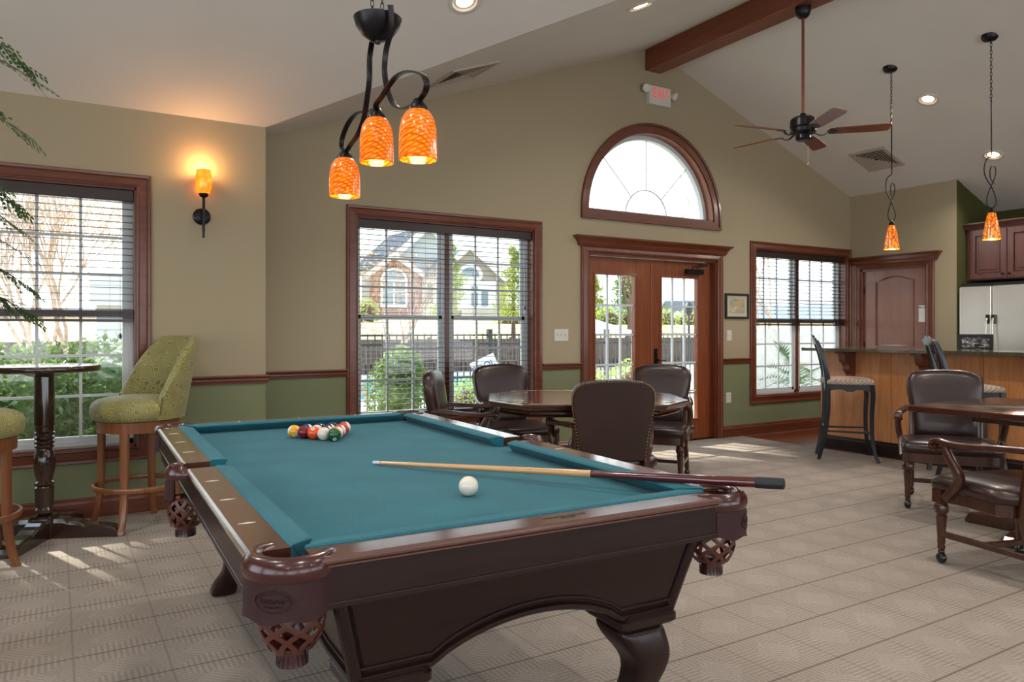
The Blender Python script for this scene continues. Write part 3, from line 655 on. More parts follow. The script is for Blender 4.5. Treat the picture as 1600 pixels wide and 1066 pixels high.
# ---------------------------------------------------------------- balls and cue
BR = .0286; ZC = .743+BR
def ballmat(name, col, stripe):
    t = NT('ball_'+name); v = t.coord(); Z = t.xyz(v)[2]
    if stripe: c = t.mix(t.math('LESS_THAN', t.math('ABSOLUTE', Z), BR*.52), '#ece6d6', col)
    else: c = lin(col)
    t.set(c, .08, 0, .5)
for n_, c_, s_ in (('yellow_stripe','#e2a50c',1),('maroon','#6d141c',0),('orange','#e8521a',0),('cream','#ded8ca',0),('green','#0f5433',0),('blue_stripe','#22307e',1),('purple_stripe','#3c2558',1),('gold_stripe','#cf8a1c',1),('pink_stripe','#b8304e',1),('navy','#20265c',0),('red_stripe','#c4402f',1),('red','#b3322a',0),('purple','#35225a',0)): ballmat(n_, c_, s_)
def ball(x, y, mat, label, rot=(0,0,0), num=None, z=ZC, name='billiard_ball', group='racked billiard balls'):
    b = MB(); b.sphere((0,0,0), BR, 28, 18); o = ob(name, b, 'ball_'+mat, smooth=180, loc=(x,y,z), rot=rot)
    tag(o, label, 'ball', group)
    if num:
        n, d = num; d = Vector(d).normalized(); q = d.to_track_quat('Z','Y'); d2 = Euler(rot).to_quaternion().inverted()
        b = MB(); b.prism(arc(0,0,.0085,0,350,17), -.0012, .0002); k = ob('number_disc', b, 'paper_white', o); k.rotation_mode = 'QUATERNION'; k.rotation_quaternion = d2 @ q; k.location = d2 @ (d*(BR+.0001))
        t_ = text('number', n, .011, 'ink_black', o, extr=.0002); t_.rotation_mode = 'QUATERNION'; t_.rotation_quaternion = d2 @ q; t_.location = d2 @ (d*(BR+.0007))
    return o
Y0 = Vector((.905, 3.335)); e1 = Vector((.508,-.862))*.0574; e2 = Matrix.Rotation(math.radians(60), 2) @ e1
rack = [[('yellow_stripe','yellow striped ball at the left corner of the rack',('9',(-.1,-1,-.75))),('maroon','solid maroon ball second from the left in the front row of the rack',None),('orange','solid orange ball in the middle of the front row of the rack',('5',(-.35,-.6,.75))),('cream','plain cream ball face between the orange and the green ball',None),('green','solid green ball at the near right corner of the rack',('6',(-.2,-1,-.8)))],
 [('blue_stripe','blue striped ball just behind the maroon ball',None),('cream','cream ball behind the orange ball of the rack',None),('purple_stripe','purple striped ball behind the plain cream ball',None),('gold_stripe','gold striped ball touching the green ball',None)],
 [('navy','navy ball deep in the left half of the rack',None),('purple_stripe','purple striped ball in the centre of the rack',None),('pink_stripe','pink striped ball behind the gold striped ball',None)],
 [('navy','dark blue ball at the back of the rack',None),('red','solid red ball second from the far corner of the rack',None)],
 [('red_stripe','red striped ball at the far right corner of the rack',None)]]
rr = random.Random(4)
for i, row in enumerate(rack):
    for j, (m_, lb, nm) in enumerate(row):
        p = Y0+e2*i+e1*j
        ball(p.x, p.y, m_, lb, (0, PI/2-.35, math.radians(150 if j == 0 and i == 0 else -10)) if 'stripe' in m_ else (0,0,0), nm)
ball(1.014, 1.901, 'cream', 'white cue ball alone on the cloth in front of the cue stick', name='cue_ball', group=None)
cu = thing('cue_stick', 'wooden cue stick with dark butt lying across the near right corner pocket', 'cue', (0,0,0))
A_, B_ = Vector((.963,2.523,.7505)), Vector((1.662,1.326,.8095)); Lc = (B_-A_).length; q_ = (B_-A_).to_track_quat('Y','Z'); cu.location = A_; cu.rotation_mode = 'QUATERNION'; cu.rotation_quaternion = q_
def along(name, mat, ys, rs, sm=True): b = MB(); b.tube([(0,y,0) for y in ys], rs, 16); return ob(name, b, mat, cu, smooth=sm)
R_at = lambda y: .0062+(.0145-.0062)*y/Lc
along('tip', 'table_chalk_tip', [0,.003,.03], [.004,.0062,.0066]); along('shaft', 'maple', [.03,Lc*.30,Lc*.60], [.0066,.0092,.0113])
along('butt', 'cue_butt', [Lc*.60,Lc*.8,Lc*.965], [.0113,.0130,.0143]); along('bumper', 'black_rubber', [Lc*.945,Lc*.95,Lc*.98,Lc*.998,Lc*1.0], [.0150,.0156,.0156,.0148,.010])
b = MB()
for k in range(4):
    a = k*PI/2+.6; d = .0003
    pts = [(math.cos(a+s)*(R_at(y)+d), y, math.sin(a+s)*(R_at(y)+d)) for s, y in ((-.55,Lc*.60),(0,Lc*.44),(.55,Lc*.60))]; b.add(pts, [(0,1,2)])
    pts = [(math.cos(a+s)*(R_at(y)-.001), y, math.sin(a+s)*(R_at(y)-.001)) for s, y in ((-.55,Lc*.60),(0,Lc*.44),(.55,Lc*.60))]; b.add(pts, [(2,1,0)])
ob('inlay_points', b, 'cue_butt', cu)
# ---------------------------------------------------------------- chandelier
def shade_bell(par, y, zb, zt, r, mat='amber_glass', x=0):
    """bell glass, open at the bottom; returns object"""
    h = zt-zb; b = MB()
    prof = [(r,0),(r*1.0,h*.35),(r*.97,h*.6),(r*.86,h*.80),(r*.66,h*.93),(r*.42,h*1.0)]
    prof = prof+[(q-.004, z-.001) for q, z in reversed(prof)]
    rings = [[(x+q*math.cos(2*PI*k/36), y+q*math.sin(2*PI*k/36), zb+z) for k in range(36)] for q, z in prof]
    b.loft(rings, closed=True); s_ = ob('lamp_shade', b, mat, par, smooth=True)
    b = MB(); b.lathe([(r*.12,h*1.22),(r*.22,h*1.2),(r*.30,h*1.14),(r*.50,h*1.04),(r*.52,h*.975),(r*.44,h*.985)], 24, (x,y,zb)); ob('shade_cap', b, 'bronze_metal', s_, smooth=True)
    b = MB(); b.sphere((x,y,zb+h*.55), .024, 12, 10, (1,1,1.3)); ob('bulb', b, 'bulb_glow', s_, smooth=180)
    return s_
def lamp(par, loc, e, col=(1,.72,.42), r=.03):
    l = bpy.data.lights.new('bulb_light', 'POINT'); l.energy = e; l.color = col; l.shadow_soft_size = r
    o = bpy.data.objects.new('bulb_light', l); COL.objects.link(o); o.parent = par; o.location = loc; return o
ch = thing('chandelier', 'dark bronze ribbon chandelier with three amber glass shades over the pool table', 'chandelier', (1.01, 2.60, 0))
yz = lambda L: [(0, y-2.60, z) for y, z in L]
A1 = [(2.487,2.372),(2.512,2.30),(2.557,2.243),(2.572,2.183),(2.557,2.121),(2.515,2.059),(2.46,2.01),(2.372,1.975),(2.273,1.966),(2.196,1.978),(2.169,2.0),(2.181,2.027),(2.226,2.053),(2.305,2.079),(2.389,2.087),(2.46,2.072),(2.515,2.052),(2.572,2.036),(2.611,2.03)]
A2 = [(2.650,2.290),(2.636,2.223),(2.641,2.152),(2.672,2.087),(2.703,2.042),(2.735,2.013),(2.801,1.982),(2.892,1.963),(2.965,1.952),(3.026,1.983),(3.026,2.024),(2.964,2.067),(2.869,2.083),(2.735,2.06),(2.611,2.032)]
for q, off in ((A1, .018), (A2, -.018)):
    pts = spline([(off*math.cos(i*PI/(len(q)-1)) if 0 < i < len(q)-1 else off*.2, y-2.60, z) for i, (y, z) in enumerate(q)], 5)
    b = MB(); b.strap(pts, .020, .0065, (1,0,0)); ob('ribbon_arm', b, 'bronze_metal', ch, smooth=50)
b = MB(); b.lathe([(.0,2.268),(.010,2.270),(.012,2.28),(.03,2.284),(.06,2.305),(.08,2.335),(.088,2.362),(.085,2.364),(.05,2.358),(0,2.356)], 32); ob('canopy_bowl', b, 'bronze_metal', ch, smooth=50)
def chain(b, x, y, z0, z1, link=.028, w=.006, r=.0016):
    z = z0; k = 0
    while z < z1:
        pts = []
        for i in range(12):
            a = 2*PI*i/12; u = math.cos(a)*w; v = z+link/2+math.sin(a)*link/2*1.12
            pts.append((x+(u if k % 2 else 0), y+(0 if k % 2 else u), v))
        b.tube(pts, r, 5, True); z += link*.86; k += 1
for y in (.055, -.045): b = MB(); chain(b, 0, y, 2.352, 3.80); ob('chain', b, 'bronze_metal', ch)
b = MB(); b.lathe([(.0,3.78),(.06,3.785),(.065,3.81),(.06,3.83),(0,3.83)], 24); ob('ceiling_canopy', b, 'bronze_metal', ch, smooth=50)
for y, zb, zt in ((2.243,1.775,1.940),(2.609,1.835,2.002),(2.965,1.766,1.924)): shade_bell(ch, y-2.60, zb, zt, .0625); lamp(ch, (0,y-2.60,zb+.03), .9)
# ---------------------------------------------------------------- bar pendants
P1 = [(.014,2.739),(.014,2.701),(-.021,2.671),(-.04,2.61),(-.04,2.542),(-.018,2.481),(.009,2.435),(.04,2.359),(.052,2.299),(.032,2.265),(.002,2.261),(-.021,2.283),(-.026,2.329),(-.009,2.397),(.017,2.458),(.043,2.527),(.047,2.587),(.027,2.613),(.006,2.602),(-.003,2.557),(.006,2.496),(.04,2.454)]
def pendant(x, y, rz, label, par=None):
    t = thing('pendant_light', label, 'pendant light', (x,y,0), rz, 'pendant lights over the bar'); zc = zr(x)
    b = MB(); b.lathe([(0,zc-.035),(.045,zc-.03),(.062,zc-.012),(.066,zc+.02),(0,zc+.02)], 28); ob('ceiling_canopy', b, 'bronze_metal', t, smooth=50)
    b = MB(); chain(b, .010, 0, 3.155, zc-.03, .036, .008, .0024); ob('chain', b, 'bronze_metal', t)
    b = MB(); b.tube([(.012,0,3.17),(.013,0,2.74)], .0058, 8); ob('stem', b, 'bronze_metal', t, smooth=True)
    pts = spline([(p[0], .010*math.sin(i*.9), p[1]) for i, p in enumerate(P1)], 5); b = MB(); b.tube(pts, [.0046]*(len(pts)-8)+[.0046-.0004*k for k in range(8)], 8); ob('scroll', b, 'bronze_metal', t, smooth=True)
    b = MB(); b.lathe([(.004,2.262),(.012,2.255),(.022,2.24),(.031,2.205),(.028,2.20),(0,2.20)], 24, (.014,0,0)); ob('shade_cap', b, 'bronze_metal', t, smooth=50)
    pr_ = [(.070,1.988),(.068,2.0),(.050,2.12),(.036,2.19),(.026,2.222)]; pr_ = pr_+[(q-.0035,z) for q,z in reversed(pr_)]
    b = MB(); b.loft([[(.014+q*math.cos(2*PI*k/32), q*math.sin(2*PI*k/32), z) for k in range(32)] for q, z in pr_], closed=True); s_ = ob('lamp_shade', b, 'amber_cone_glass', t, smooth=50)
    b = MB(); b.sphere((.014,0,2.05), .022, 12, 10, (1,1,1.3)); ob('bulb', b, 'bulb_glow', s_, smooth=180); lamp(t, (.014,0,2.0), 4); return t
pendant(6.771, 4.198, -math.radians(31.4), 'amber cone pendant light hanging in front of the closet door'); pendant(6.765, 3.308, -math.radians(45), 'amber cone pendant light hanging in front of the upper cabinets')
# ---------------------------------------------------------------- ceiling fan
fn = thing('ceiling_fan', 'five-blade brown ceiling fan with a long rod hanging from the wooden beam', 'ceiling fan', (5.41, 4.13, 0))
b = MB(); b.lathe([(0,3.86),(.03,3.862),(.05,3.88),(.062,3.91),(.066,3.945),(.066,3.955),(0,3.955)], 28); ob('ceiling_canopy', b, 'bronze_metal', fn, smooth=50)
b = MB(); b.tube([(0,0,3.87),(0,0,3.04)], .0125, 12); ob('rod', b, 'fan_wood', fn, smooth=True)
b = MB(); b.lathe([(0,3.06),(.022,3.055),(.03,3.03),(.085,3.02),(.105,3.00),(.108,2.94),(.10,2.93),(.108,2.925),(.106,2.895),(.085,2.88),(.06,2.87),(.062,2.84),(.05,2.825),(0,2.822)], 32); ob('motor', b, 'bronze_metal', fn, smooth=35)
for k in range(5):
    a = math.radians(-31.4-16+72*k); m = TR((0,0,2.885)) @ RZ(a)
    b = MB(); b.strap(spline([m @ Vector(p) for p in ((.09,0,0),(.13,.0,-.022),(.17,.0,-.02),(.20,0,0))], 4), .022, .007, m.to_3x3() @ Vector((0,1,0))); b.add([(x,y,z) for z in (.0,.005) for x,y in ((.19,-.015),(.21,-.038),(.24,-.04),(.275,0),(.24,.04),(.21,.038),(.19,.015))], [(0,1,2,3,4,5,6),(13,12,11,10,9,8,7)]+[(i,(i+1)%7,(i+1)%7+7,i+7) for i in range(7)], m @ RX(-.21))
    br_ = ob('blade_bracket', b, 'bronze_metal', fn)
    out = [(.205,-.045),(.26,-.057),(.62,-.066),(.66,-.058),(.672,-.035),(.672,.035),(.66,.058),(.62,.066),(.26,.057),(.205,.045)]
    b = MB(); b.prism(out, .005, .011, mat=m @ RX(-.21)); ob('blade', b, 'fan_wood', fn, bevel=.002)
b = MB(); b.tube([(.04,-.02,2.83),(.04,-.02,2.64)], .0012, 5); b.lathe([(.002,.03),(.006,.02),(.007,0),(.003,-.008)], 8, (.04,-.02,2.62)); ob('pull_chain', b, 'brass_nail', fn)
# ---------------------------------------------------------------- wall sconce
sc = thing('wall_sconce', 'lit amber glass wall sconce on a dark metal bracket beside the left window', 'sconce', (.875, YA, 2.013))
b = MB(); b.lathe([(.058,0),(.058,.010),(.05,.016),(.018,.022),(0,.022)], 28, mat=RX(PI/2)); ob('back_plate', b, 'bronze_metal', sc, smooth=50)
b = MB(); b.tube(spline([(0,-.02,0),(0,-.05,-.02),(0,-.075,-.06),(0,-.085,-.11),(-.0,-.082,-.155)], 5), [.008]*16+[.0075,.007,.007,.008,.010], 10); b.tube(spline([(0,-.085,-.11),(0,-.088,-.03),(0,-.09,.05),(0,-.09,.125)], 5), .0095, 10); ob('bracket_arm', b, 'bronze_metal', sc, smooth=True)
b = MB(); b.lathe([(.006,.118),(.022,.124),(.030,.135),(.032,.150),(.028,.150)], 24, (0,-.09,0)); ob('cup', b, 'bronze_metal', sc, smooth=50)
pr_ = [(.026,.143),(.040,.155),(.050,.185),(.054,.225),(.053,.265),(.047,.31)]; pr_ = pr_+[(q-.003,z) for q,z in reversed(pr_)]
b = MB(); b.loft([[(q*math.cos(2*PI*k/32), -.09+q*math.sin(2*PI*k/32), z) for k in range(32)] for q, z in pr_], closed=True); s_ = ob('lamp_shade', b, 'sconce_glass', sc, smooth=180)
b = MB(); b.sphere((0,-.09,.21), .018, 12, 10, (1,1,1.3)); ob('bulb', b, 'bulb_glow', s_, smooth=180)
lamp(sc, (0,-.09,.335), 4.5, (1,.52,.18), .02); lamp(sc, (.0,-.03,.20), .5, (1,.32,.06), .03)
# ---------------------------------------------------------------- exit sign, picture, plates
ex = thing('exit_sign', 'lit EXIT sign with two emergency lamp heads high on the gable wall', 'exit sign', (5.465, YB, 3.695))
b = MB(); b.box((.0,-.03,0), (.30,.06,.20)); ob('housing', b, 'white_plastic', ex, bevel=.006)
text('letters', 'EXIT', .145, 'exit_red', ex, (.01,-.0615,.018), (PI/2,0,0), .0008, 0, .80)
for s_ in (-1,1):
    b = MB(); b.lathe([(0,-.03),(.034,-.028),(.045,-.012),(.045,.028),(.038,.032),(0,.032)], 8, mat=TR((s_*.195,-.05,.06 if s_<0 else .03)) @ RX(PI/2+.4) @ RY(s_*.3)); b.tube([(s_*.14,-.03,.03),(s_*.17,-.03,.04)], .012, 8); ob('emergency_lamp', b, 'white_plastic', ex, smooth=40)
pf = thing('picture_frame', 'small black framed landscape picture between the glass door and the right window', 'picture', (6.68, YB, 1.495))
b = MB(); b.prism([(-.19,-.145),(.19,-.145),(.19,.145),(-.19,.145)], -.022, 0, 'y', [[(-.165,-.12),(.165,-.12),(.165,.12),(-.165,.12)]]); ob('frame', b, 'black_plastic', pf, bevel=.003)
t = NT('mat_board'); t.set('#c9bda6', .8)
b = MB(); b.prism([(-.166,-.121),(.166,-.121),(.166,.121),(-.166,.121)], -.012, -.004, 'y', [[(-.125,-.085),(.125,-.085),(.125,.085),(-.125,.085)]]); ob('mat', b, 'mat_board', pf)
t = NT('painting'); v = t.coord((3,1,14)); n = t.noise(v, 1.6, 5, .6, .8); t.set(t.ramp(n, [(.3,'#6d6a55'),(.42,'#a9a184'),(.52,'#c59a72'),(.62,'#c9c0a5'),(.75,'#8f9a94')]), .7)
b = MB(); b.box((0,-.005,0), (.252,.002,.172)); ob('print', b, 'painting', pf)
b = MB(); b.box((0,-.0135,0), (.332,.0015,.242)); ob('glass', b, 'window_glass', pf)
def plate(x, z, w, h, y, label, n, kind):
    t = thing('switch_plate' if kind == 's' else 'outlet_plate', label, 'light switch' if kind == 's' else 'outlet', (x,y,z))
    b = MB(); b.prism(rrect(w,h,.006), -.006, 0, 'y'); ob('plate', b, 'white_plastic', t, bevel=.002)
    for i in range(n):
        X_ = (i-(n-1)/2)*.046
        if kind == 's': b = MB(); b.box((X_,-.008,0), (.010,.008,.022), Euler((.3,0,0))); ob('toggle', b, 'white_plastic', t, bevel=.001)
        else:
            for dz in (.02,-.02): b = MB(); b.prism(rrect(.03,.026,.008), -.008, -.005, 'y', mat=TR((X_,0,dz))); b2 = ob('socket', b, 'white_plastic', t); k = MB(); k.box((X_-.006,-.0083,dz+.002), (.002,.001,.008)); k.box((X_+.006,-.0083,dz+.002), (.002,.001,.008)); ob('slots', k, 'ink_black', b2)
plate(4.225, 1.172, .165, .118, YB, 'white triple switch plate left of the glass doors', 3, 's'); plate(6.562, 1.16, .075, .118, YB, 'white switch plate under the framed picture', 1, 's'); plate(6.552, .45, .075, .118, YB, 'white outlet plate low on the green wall beside the glass doors', 1, 'o')
# ---------------------------------------------------------------- leather game chair (faces +y)
def leather_chair(label, loc, rz, group):
    t = thing('leather_armchair', label, 'chair', loc, rz, group)
    so = [(-.26,-.21),(.26,-.21),(.285,.02),(.30,.20),(.27,.255),(.12,.275),(0,.28),(-.12,.275),(-.27,.255),(-.30,.20),(-.285,.02)]
    so = [tuple(p)[:2] for p in spline([(x,y,0) for x,y in so], 3, True)]
    b = MB(); b.pad(so, [(.385,.93),(.395,.985),(.42,1.0),(.44,.985),(.455,.93),(.466,.80),(.472,.55),(.474,.2)], center=(0,.03)); ob('seat', b, 'brown_leather', t, smooth=60)
    b = MB(); b.pad(so, [(.325,.90),(.33,.94),(.388,.94),(.39,.90)], center=(0,.03)); ob('seat_frame', b, 'chair_wood', t, smooth=30)
    # padded back, waisted outline in the x-z plane, tilted backwards
    half = [(.205,0),(.208,.10),(.222,.20),(.240,.30),(.248,.37),(.243,.42),(.222,.455),(.18,.478),(.10,.49),(0,.494)]
    out = half+[(-x,z) for x,z in reversed(half[:-1])]
    m = TR((0,-.235,.445)) @ RX(math.radians(9)) 
    m2 = m @ RX(PI/2)   # pad z -> -y
    b = MB(); b.pad(out, [(-.045,.55),(-.042,.80),(-.032,.93),(-.015,.99),(.012,1.0),(.030,.985),(.034,.96)], mat=m2, center=(0,.24)); ob('backrest', b, 'brown_leather', t, smooth=60)
    b = MB(); b.pad(out, [(.030,.965),(.040,.955),(.041,.3)], mat=m2, center=(0,.24)); ob('back_panel', b, 'brown_leather', t, smooth=40)
    b = MB(); pts = [m2 @ Vector((x*.985, .24+(z-.24)*.985, .033)) for x, z in [tuple(p)[:2] for p in spline([(x,z,0) for x,z in out], 5)]]
    for p in pts: b.sphere(p, .0052, 6, 4)
    ob('nail_trim', b, 'brass_nail', t)
    for s in (1,-1):
        # arm: top rail from back, dipping and curling in a scroll, support sweeping down to the seat frame
        ap = spline([(s*.232,-.26,.655),(s*.262,-.15,.652),(s*.300,0,.640),(s*.318,.10,.640),(s*.318,.165,.648),(s*.318,.195,.640),(s*.318,.20,.618),(s*.318,.183,.606),(s*.318,.168,.615),(s*.318,.172,.628)], 5)
        n = len(ap); b = MB(); b.strap(ap, [.046]*int(n*.55)+[.052]*(n-int(n*.55)), [.030]*int(n*.6)+[.024-.012*k/(n-int(n*.6)) for k in range(n-int(n*.6))], lambda i,p,t_: Vector((1,0,0)), bev=.4); ob('armrest', b, 'chair_wood', t, smooth=50)
        sp = spline([(s*.317,.125,.632),(s*.318,.10,.58),(s*.312,.065,.52),(s*.300,.055,.46),(s*.292,.10,.40),(s*.290,.15,.35)], 5); b = MB(); b.strap(sp, [.040]*len(sp), [.034+.014*math.sin(PI*i/len(sp)) for i in range(len(sp))], (1,0,0), bev=.35); ob('arm_support', b, 'chair_wood', t, smooth=50)
        # front turned leg
        pr = [(.010,.07),(.017,.075),(.020,.088),(.016,.10),(.020,.11),(.019,.13),(.026,.235),(.029,.25),(.022,.256),(.033,.268),(.036,.285),(.031,.312),(.022,.324),(.028,.33),(.026,.34),(.026,.35)]
        rings = []
        for r, z in pr:
            fl = 1 if .262 < z < .32 else 0
            rings.append([(s*.262+(r*(1-.10*fl*(k % 2)))*math.cos(2*PI*k/20), .205+(r*(1-.10*fl*(k % 2)))*math.sin(2*PI*k/20), z) for k in range(20)])
        b = MB(); b.loft(rings); b.box((s*.262,.205,.355), (.06,.06,.07)); fl_ = ob('leg', b, 'chair_wood', t, smooth=50)
        # rear leg
        b = MB(); b.loft([[(x,y,z) for x,y in rrect(.036,.042,.008,2,s*.215,yy)] for z, yy in ((.07,-.30),(.20,-.262),(.32,-.225),(.46,-.235),(.66,-.262))]); rl_ = ob('leg', b, 'chair_wood', t, smooth=40)
        for par, x, y in ((fl_, s*.262, .205), (rl_, s*.215, -.30)):
            b = MB(); b.sphere((x,y,.029), .029, 14, 10, (.8,1,1)); b.lathe([(.008,.05),(.016,.054),(.017,.066),(.011,.075)], 12, (x,y,0)); ob('caster', b, 'caster', par, smooth=60)
        b = MB(); b.strap([(s*.262,.205,.155),(s*.218,-.285,.155)], .020, .030, (1,0,0)); ob('stretcher', b, 'chair_wood', t)
    b = MB(); b.strap([(-.24,-.03,.155),(.24,-.03,.155)], .020, .028, (0,1,0)); ob('stretcher', b, 'chair_wood', t)
    return t
def facing(dx, dy): return math.atan2(-dx, dy)
def camv(lat, dep): return (.8536*lat+.521*dep, -.521*lat+.8536*dep)
GC = 'leather armchairs around the game table'
c0 = leather_chair('leather armchair seen from behind on the near side of the game table', (0,0,0), 0, GC)
x, y = camv(.575, 4.70); f = camv(-.06, 1); c0.location = (x,y,0); c0.rotation_euler = (0,0,facing(*f))
def put(label, lat, dep, flat, fdep, group):
    x, y = camv(lat, dep); f = camv(flat, fdep); return dup(c0, label, (x,y,0), facing(*f), group)
put('leather armchair in profile at the left end of the game table', -.27, 5.42, 1, -.08, GC)
put('leather armchair in front of the wide blind, facing the game table from the window', .02, 6.10, .42, -1, GC)
put('leather armchair in front of the glass doors, at the right end of the game table', 1.15, 6.10, -.45, -1, GC)
GD = 'leather armchairs around the square table'
dup(c0, 'brown leather armchair with casters facing the room behind the square table corner', (5.30,2.86,0), facing(-.83,-.55), GD)
dup(c0, 'brown leather armchair cut off by the right edge in front of the square table', (4.155,1.905,0), facing(.28,.96), GD)
# ---------------------------------------------------------------- game table
gt = thing('game_table', 'dark wooden octagonal game table with inlaid corner rings, ringed by armchairs', 'table')
x, y = camv(.50, 5.18); gt.location = (x,y,0); gt.rotation_euler = (0,0,-math.radians(31.4)+.02)
def octo(w, d, cx, cy): return [(w/2-cx,-d/2),(w/2,-d/2+cy),(w/2,d/2-cy),(w/2-cx,d/2),(-w/2+cx,d/2),(-w/2,d/2-cy),(-w/2,-d/2+cy),(-w/2+cx,-d/2)]
b = MB(); oc = octo(1.32,1.16,.21,.30)
b.pad(oc, [(.718,.955),(.722,.965),(.728,.98),(.738,.985),(.742,.993),(.752,1.0),(.758,.998),(.760,.985)], center=(0,0)); ob('tabletop', b, 'table_wood', gt)
b = MB(); b.pad(oc, [(.760,.93),(.7612,.93)], center=(0,0)); ob('top_panel', b, 'game_top', gt)
b = MB()
for a in (35,145,215,325): 
    cx, cy = .46*(1 if math.cos(math.radians(a))>0 else -1), .37*(1 if math.sin(math.radians(a))>0 else -1)
    b.tube([(cx+.085*math.cos(2*PI*k/32), cy+.085*math.sin(2*PI*k/32), .7612) for k in range(32)], .0016, 4, True)
b.tube([(p[0]*.90,p[1]*.90,.7612) for p in oc], .0014, 4, True); ob('inlay_rings', b, 'brass_nail', gt)
b = MB(); b.pad(oc, [(.674,.86),(.678,.90),(.686,.915),(.690,.90),(.695,.885),(.705,.885),(.710,.91),(.718,.93)], center=(0,0)); ob('apron', b, 'table_wood', gt)
b = MB(); b.lathe([(.05,.63),(.06,.60),(.05,.56),(.075,.50),(.11,.44),(.115,.38),(.08,.31),(.06,.28),(.09,.24),(.10,.20),(.09,.16),(.12,.12)], 28); ob('pedestal', b, 'table_wood', gt, smooth=60)
for k in range(4):
    m = RZ(k*PI/2+PI/4); pts = spline([(.06,0,.20),(.20,0,.17),(.34,0,.09),(.44,0,.045),(.47,0,.03)], 5); b = MB(); b.strap([m @ Vector(p) for p in pts], .07, [.10-.055*i/len(pts) for i in range(len(pts))], m.to_3x3() @ Vector((0,1,0)), bev=.3); ob('leg', b, 'table_wood', gt, smooth=40)
# ---------------------------------------------------------------- square table at the right
sq = thing('square_table', 'dark wooden square pedestal table at the right edge in front of the bar', 'table', (4.985,2.13,0))
b = MB(); b.pad(rrect(1.07,1.07,.03,4), [(.722,.98),(.726,1.0),(.754,1.0),(.760,.985)]); ob('tabletop', b, 'table_wood', sq, smooth=30)
b = MB(); b.pad(rrect(.56,.56,.02,3), [(.67,1),(.722,1)]); ob('apron', b, 'table_wood', sq)
b = MB(); b.lathe([(.05,.68),(.055,.60),(.045,.55),(.06,.50),(.075,.40),(.06,.28),(.05,.22),(.07,.18),(.075,.09)], 24); ob('pedestal', b, 'table_wood', sq, smooth=60)
for k in range(4):
    m = RZ(k*PI/2); b = MB(); b.loft([[m @ Vector((xx,yy,zz)) for yy,zz in ((-w/2,0),(w/2,0),(w/2,h*.8),(w*.3,h),(-w*.3,h),(-w/2,h*.8))] for xx,w,h in ((.03,.10,.11),(.15,.095,.10),(.34,.085,.075),(.42,.085,.06),(.44,.07,.03))]); ob('foot', b, 'table_wood', sq)
# ---------------------------------------------------------------- navy bar stools (face +y)
bs = thing('bar_stool', 'navy painted bar stool with a lattice fabric seat at the left end of the bar', 'bar stool', (6.46,4.44,0), facing(.56,-.66), 'navy bar stools at the bar')
b = MB(); so = [tuple(p)[:2] for p in spline([(-.20,-.19,0),(.20,-.19,0),(.235,.17,0),(.21,.205,0),(0,.22,0),(-.21,.205,0),(-.235,.17,0)], 4, True)]
b.pad(so, [(.712,.97),(.72,1.0),(.745,1.0),(.762,.93),(.772,.75),(.777,.4),(.778,.1)], center=(0,0)); ob('seat', b, 'lattice_fabric', bs, smooth=60)
def apron(p0, p1, inv=(0,0,1)):
    p0, p1 = Vector(p0), Vector(p1); n = 24; d = (p1-p0); u = d.normalized(); w = Vector((0,0,1)).cross(u)*.011; vs = []; prof = lambda s: .655-.028*math.exp(-((s-.5)/.10)**2)+.014*math.exp(-((s-.5)/.035)**2)-.012*math.cos(2*PI*s*2)*(.4)+.012*(1-abs(2*s-1))
    b = MB(); b.loft([[p0+d*(i/n)+w*a+Vector((0,0,z)) for a, z in ((-1,prof(i/n)),(1,prof(i/n)),(1,.712),(-1,.712))] for i in range(n+1)]); return b
b = MB()
for p0, p1 in (((-.21,.195,0),(.21,.195,0)),((-.175,-.18,0),(-.22,.19,0)),((.175,-.18,0),(.22,.19,0)),((-.18,-.185,0),(.18,-.185,0))):
    a = apron(p0, p1); b.add(a.v, a.f)
ob('seat_rail', b, 'navy_paint', bs)
for s in (1,-1):
    pts = spline([(s*.225,.19,.715),(s*.226,.196,.60),(s*.220,.188,.42),(s*.222,.192,.22),(s*.232,.215,.08),(s*.246,.245,0)], 5)
    b = MB(); b.strap(pts, [.042-.016*i/len(pts) for i in range(len(pts))], [.042-.016*i/len(pts) for i in range(len(pts))], (1,0,0), bev=.2); ob('leg', b, 'navy_paint', bs, smooth=40)
    pts = spline([(s*.150,-.262,0),(s*.162,-.215,.20),(s*.172,-.185,.45),(s*.178,-.185,.72),(s*.182,-.20,.85),(s*.180,-.235,1.0),(s*.17,-.28,1.12)], 5)
    b = MB(); b.strap(pts, .030, [.030+.018*math.sin(PI*i/len(pts)) for i in range(len(pts))], (1,0,0), bev=.2); ob('leg', b, 'navy_paint', bs, smooth=40)
    b = MB(); b.strap([(s*.168,-.20,.27),(s*.222,.19,.27)], .016, .024, (0,0,1)); ob('stretcher', b, 'navy_paint', bs)
b = MB(); b.strap([(-.222,.192,.24),(.222,.192,.24)], .018, .026, (0,0,1)); ob('foot_rail', b, 'navy_paint', bs)
b = MB(); b.strap([(-.168,-.20,.30),(.168,-.20,.30)], .016, .022, (0,0,1)); ob('stretcher', b, 'navy_paint', bs)
yb = lambda z: -.20-.08*max(0,(z-.85)/.27)**1.3
b = MB(); top = [(-.19,1.10),(-.19,1.13),(-.15,1.145),(-.08,1.15),(-.05,1.165),(0,1.175),(.05,1.165),(.08,1.15),(.15,1.145),(.19,1.13),(.19,1.10),(.10,1.085),(0,1.08),(-.10,1.085)]
b.prism(top, -.012, .012, 'y'); b.v = [(x, y+yb(z)-.006, z) for x,y,z in b.v]; ob('crest_rail', b, 'navy_paint', bs, bevel=.003)
